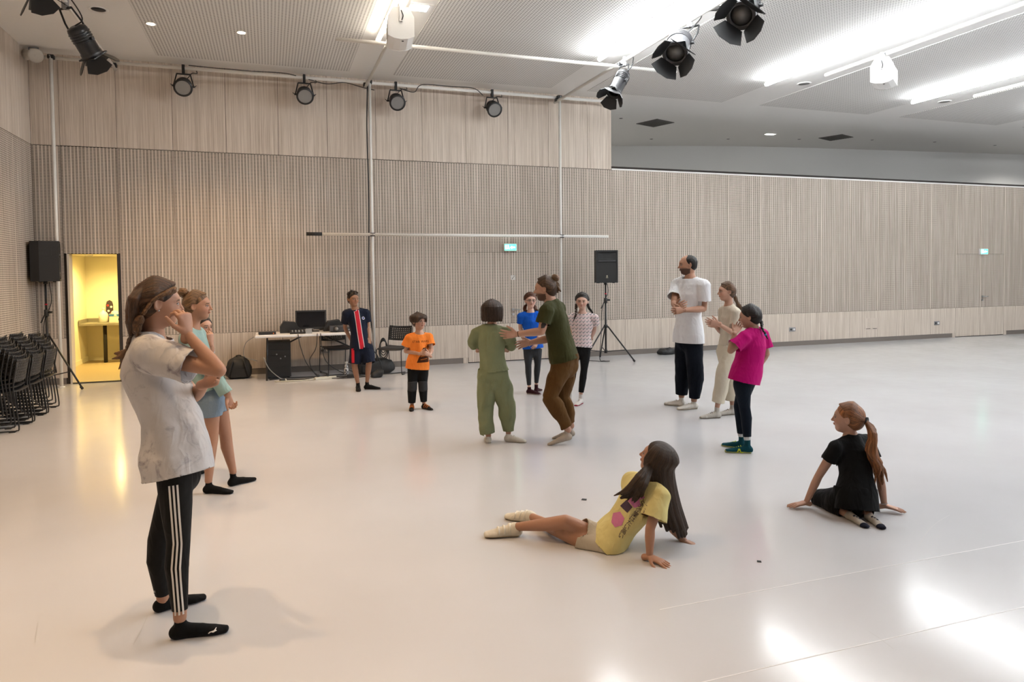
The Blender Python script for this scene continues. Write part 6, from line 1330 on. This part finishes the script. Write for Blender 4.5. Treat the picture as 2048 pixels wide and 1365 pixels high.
def girl_cream():
    s = Fig(1.56, 8.05, (1440, 832), 'girl in a cream top and cropped cream trousers, hand held forward', SK['fair'], .0068, .88, hd=.214)
    s.torso((1454, 703, 0), (1456, 670, 0), (1459, 636, 0), (1458, 612, 0), -98, -95)
    s.arm('L', (1467, 667, -.12), (1436, 648, -.22)).hand('L', (1411, 643, -.24), (-.1, -.3, 1), (.15, .2, .2), .12); s.arm('R', (1442, 664, .12), (1430, 652, .0)).hand('R', (1414, 646, -.05), (0, 0, 1), (.2, .3, .2))
    s.leg('L', (1444, 760, -.10), (1434, 817, -.07)).leg('R', (1461, 760, .10), (1465, 812, .11)); s.head((1453, 583.5, 0), -93, 0)
    cr = cloth('cream_cotton', (.60, .54, .44), var=.06); s.tee(cr, margin=.008, hem=-.01, flare=.0, sleeve=.55, sl_m=.008, sl_flare=.006, amp=.004, seed=3, f1=30, vert=2.0)
    s.trousers(cloth('cream_twill', (.58, .52, .41), var=.08), margin=.014, knee_m=.032, ank_m=.038, top=.045, cut=.88, amp=.005, seed=6)
    m3 = [cloth('white_grey_trainer', (.50, .47, .42)), cloth('taupe_sole', (.33, .29, .24)), cloth('taupe_lace', (.22, .19, .16))]; s.foot('L', (1396, 838), 'shoe', m3, L=.255); s.foot('R', (1443, 831), 'shoe', m3, L=.255)
    C = (.20, .115, .065); s.hair(swept(s, (.0, -.42, -.12), 26)+s.cap(.015)[:2], C, .004, extra=s.cap(.015, hz=-.225, ears=True)[2:]); s.hair(tail(s, (0, -.42, -.12), [(.0, -.52, -.42), s.P((1478, 615, .04)), s.P((1482, 634, .04))], 9, (.06, .07, .06, .02), .05), C, .004, name='ponytail'); s.done()
def girl_pink():
    s = Fig(1.37, 6.48, (1490, 902), 'girl with a dark braid in a magenta t-shirt and navy leggings, hand at her mouth', SK['fair'], .006, 1.0, hd=.21)
    s.torso((1491, 755, 0), (1498, 724, 0), (1504, 690, 0), (1508, 661, 0), -42, -50, belly=1.08, sw=.106)
    s.arm('L', (1461, 702, -.12), (1470, 666, -.09)).hand('L', (1481, 648, -.02), (-.5, .4, .5), (.4, .6, .5)); s.arm('R', (1533, 708, .08), (1520, 732, .22))
    s.leg('L', (1489, 815, -.03), (1495, 882, -.06)).leg('R', (1478, 812, .08), (1483, 874, .10)); s.head((1499, 634, .01), -62, -6)
    s.tee(cloth('magenta_tee', (.50, .004, .155), var=.10), margin=.024, hem=.03, flare=.022, sleeve=.72, sl_m=.018, sl_flare=.020, amp=.006, seed=21, f1=14, bm=.030)
    s.trousers(cloth('navy_legging', (.010, .018, .032)), margin=.006, cut=.93, amp=.002, name='leggings')
    m3 = [cloth('teal_mesh', (.008, .09, .12)), cloth('lime_sole', (.40, .45, .16)), cloth('lime_lace', (.50, .60, .05))]; s.foot('L', (1461, 905), 'shoe', m3, L=.25); V, Q, X, x, lat, up, LL, o = s.footV
    s.decal(poly2d([(-.03, -.02), (-.015, .018), (.0, .018), (.012, -.012), (.03, -.012), (.03, -.02), (.004, -.02), (-.006, .004), (-.02, -.02)]), (V, Q), X(.45, .13, .10), -x if np.dot(np.cross(-x, up), W_(0, -1, 0)) > 0 else x, up, m3[2], 'shoe_mark', o, .002, .15)
    s.foot('R', (1452, 893), 'shoe', m3, L=.24)
    sk = cloth('white_ankle_sock', (.6, .6, .58))
    for sd in 'LR': hp, kn, an, L = s.legs[sd]; s.garment('ankle_sock', [Loft([an+nv(kn-an)*.01, an+nv(kn-an)*.05], [L.a[-1]+.006]*2, k=.01, cap=.3)], [], sk, 0, 1)
    C = (.020, .013, .010); s.hair(swept(s, (.05, -.42, -.10), 28)+s.cap(.02)[:2], C, .004, extra=s.cap(.02)[2:])
    s.braid([(.05, -.42, -.12), (.10, -.47, -.38), s.P((1524, 656, -.06)), s.P((1531, 670, -.07))], .09, C, n=7, tie=(.02, .25, .45)); s.done()
def girl_yellow():
    s = Fig(1.42, 4.2, (1225, 1105), 'girl with very long hair reclining on her hands in a yellow t-shirt', SK['mid'], .0055, .92, hd=.214)
    s.torso((1221, 1080, .06), (1246, 1050, .05), (1276, 1004, .03), (1299, 961, .03), -118, -92, sw=.102)
    s.arm('L', (1300, 1058, -.16), (1299, 1114, -.19)).hand('L', W_(.72, -.55, -.16), (-.6, -.75, 0), ((.10, .05, .02),)*4, .13, L=.150)
    s.arm('R', (1341, 1053, .16), (1371, 1085, .10)).hand('R', W_(.80, -.45, -.14), (-.1, .9, 0), ((.10, .05, .02),)*4, .13, L=.150)
    s.leg('R', (1131, 1044, .08), (1028, 1055, .22)).leg('L', (1121, 1064, .13), (1061, 1033, .46)); s.head((1313, 917, .05), -60, 22)
    ye = cloth('pale_yellow_tee', (.66, .57, .25), var=.07); sh = s.tee(ye, margin=.018, hem=.028, flare=.004, sleeve=.70, sl_m=.020, sl_flare=.016, amp=.006, seed=31, f1=17, vert=.8); VQ = s.last
    # printed side: a run of characters, two pink shapes and a dark figure
    vw = nv(W_(0, -1, .12)); ax = nv(s.nb-s.pe); rt = nv(np.cross(ax, vw))   # drawing plane faces the hall
    org = s.wa*.5+s.ch*.5-W_(0, .1, 0)
    pu = cloth('plum_print', (.13, .085, .13)); pk = cloth('pink_print', (.60, .20, .36)); cm = cloth('cream_print', (.75, .62, .38))
    txt = 'との企業はたい高い'
    for i, ch in enumerate(txt):
        p = org+ax*(.125-i*.031)+rt*(-.012)
        try: s.decal(text2d(ch, .036), VQ, p, rt, ax, pu, 'shirt_character', sh, .003, .35)
        except Exception: pass
    s.decal(poly2d([(-.022, -.045), (.006, -.05), (.03, -.015), (.022, .03), (-.012, .04), (-.034, .0)], 1.4), VQ, org-ax*.055-rt*.068, rt, ax, pk, 'pink_shape', sh, .003, .35)
    s.decal(poly2d([(-.03, -.05), (.02, -.055), (.04, -.02), (.02, .0), (.04, .03), (.0, .05), (-.03, .045), (-.01, .0)], 1.4), VQ, org+ax*.12-rt*.055, rt, ax, pk, 'pink_shape', sh, .003, .35)
    s.decal(poly2d([(-.02, -.03), (.025, -.028), (.03, .02), (-.012, .03)], 1.2), VQ, org+ax*.04-rt*.075, rt, ax, pu, 'dark_shape', sh, .003, .35)
    s.trousers(cloth('beige_canvas', (.50, .44, .35), var=.08), margin=.014, knee_m=.03, top=.0, cut=.26, amp=.006, seed=14, f1=20, name='canvas_shorts')
    w = cloth('ivory_leather', (.62, .57, .47)); m3 = [w, cloth('ivory_sole', (.50, .41, .28)), cloth('ivory_strap', (.70, .66, .56), wr=.1)]; s.foot('R', (968, 1076), 'sandal', m3, L=.235, ground=.004, fat=.03); s.foot('L', (1003, 1036), 'sandal', m3, L=.235, ground=.002, fat=.03)
    C = (.060, .033, .018); H = s.hh
    lk = falls(s, 1.75, 34, (95, 300), .41, (.05, .075, .085, .045), seed=6, jit=.05, pull=W_(.09, .0, 0))
    s.hair(lk+s.cap(.03)[:2], C, .0038, extra=s.cap(.03)[2:])
    s.hair(tail(s, s.hX(-.36, .02, -.05), [s.P((1281, 958, -.10)), s.P((1262, 985, -.10)), s.P((1248, 996, -.10))], 12, (.06, .085, .07, .02), .09, 3, .02)+tail(s, s.hX(-.34, -.05, -.1), [s.P((1285, 970, -.14)), s.P((1272, 990, -.13)), s.P((1266, 998, -.13))], 8, (.06, .08, .06, .02), .07, 4, .02), C, .0038, name='shoulder_lock'); s.done()
def girl_black():
    s = Fig(1.36, 4.75, (1712, 1045), 'girl with a long auburn ponytail kneeling on the floor in black clothes', SK['fair'], .0055, .92, hd=.212)
    s.torso((1712, 985, .0), (1711, 950, .03), (1706, 908, .09), (1701, 875, .13), -25, -22, sw=.112)
    s.arm('L', (1637, 953, .12), (1612, 1006, .14)).hand('L', W_(-.97, -.05, -.16), (0, .9, 0), ((.08, .05, .02),)*4, .12, L=.142); s.arm('R', (1761, 962, .06), (1769, 1012, .05)).hand('R', W_(.85, -.42, -.16), (.4, .85, 0), ((.08, .05, .02),)*4, .12, L=.142)
    s.leg('L', (1640, 997, .24), (1700, 1032, -.10)).leg('R', (1716, 990, .34), (1738, 1030, -.12)); s.head((1695, 837, .14), -58, 4)
    bk = cloth('black_jersey', (.013, .013, .014), var=.12); s.tee(bk, margin=.016, hem=.085, flare=.026, sleeve=.42, sl_m=.014, sl_flare=.012, amp=.006, seed=17, f1=17)
    s.trousers(cloth('black_joggers', (.011, .011, .012), var=.1), margin=.018, knee_m=.026, ank_m=.016, cut=.90, amp=.005, seed=19, name='joggers', seat=.02)
    sk = cloth('beige_sock', (.42, .37, .31)); nv_ = cloth('navy_sock_toe', (.025, .028, .05))
    for sd, toe in (('L', W_(.22, -1, 0)), ('R', W_(.06, -1, 0))):
        s.foot(sd, toe, 'sock', [sk], L=.205); V, Q, X, x, lat, up, LL, o = s.footV
        v, q = field_mesh([Loft([X(.82, 0, .058), X(.93, 0, .055)], [.145*LL, .115*LL], [.085*LL, .062*LL], R=lat, F=up, k=.01)], .0035); v[:, 2] = np.maximum(v[:, 2], .002); s.kid('sock_toe', to_mesh('sock_toe', v, q, nv_, s.base), o)
        for k in range(3): s.decal(poly2d([(-.007, -.007), (.007, -.007), (.007, .007), (-.007, .007)], .3), (V, Q), X(.42+.08*k, (-.04+.04*k), .0), lat, -x, nv_, 'sock_pattern', o, .0015, .2)
    C = (.36, .145, .055); tie = s.P((1731, 842, .07))
    s.hair(swept(s, tie, 30)+s.cap(.02)[:2], C, .0036, extra=s.cap(.02, ears=True)[2:])
    s.hair(tail(s, tie, [s.P((1745, 870, .0)), s.P((1742, 905, -.03)), s.P((1758, 935, -.05)), s.P((1758, 960, -.05))], 22, (.05, .085, .08, .055, .015), .10, 6, .045), C, .0036, name='ponytail')
    s.kid('hair_tie', MB().tube([Vector(tie-s.base)-Vector((.01, -.01, 0)), Vector(tie-s.base)+Vector((.01, -.01, 0))], .026, 12).mesh('hair_tie', M_RUBBER))
    w = s.arms['R']; d = nv(w[2]-w[1]); s.kid('bracelet', MB().tube([Vector(w[2]-d*.02-s.base), Vector(w[2]-d*.014-s.base)], .0225, 14, False).mesh('bracelet', cloth('white_cord', (.6, .55, .5)))); s.done()
import time as _t
for fn in (girl_tiedye, girl_mint, child_hidden, boy_navy, boy_orange, girl_jumpsuit, girl_blue, man_bun, girl_braids, man_white, girl_cream, girl_pink, girl_yellow, girl_black):
    _t0 = _t.time(); fn(); print('FIG', fn.__name__, round(_t.time()-_t0, 2))
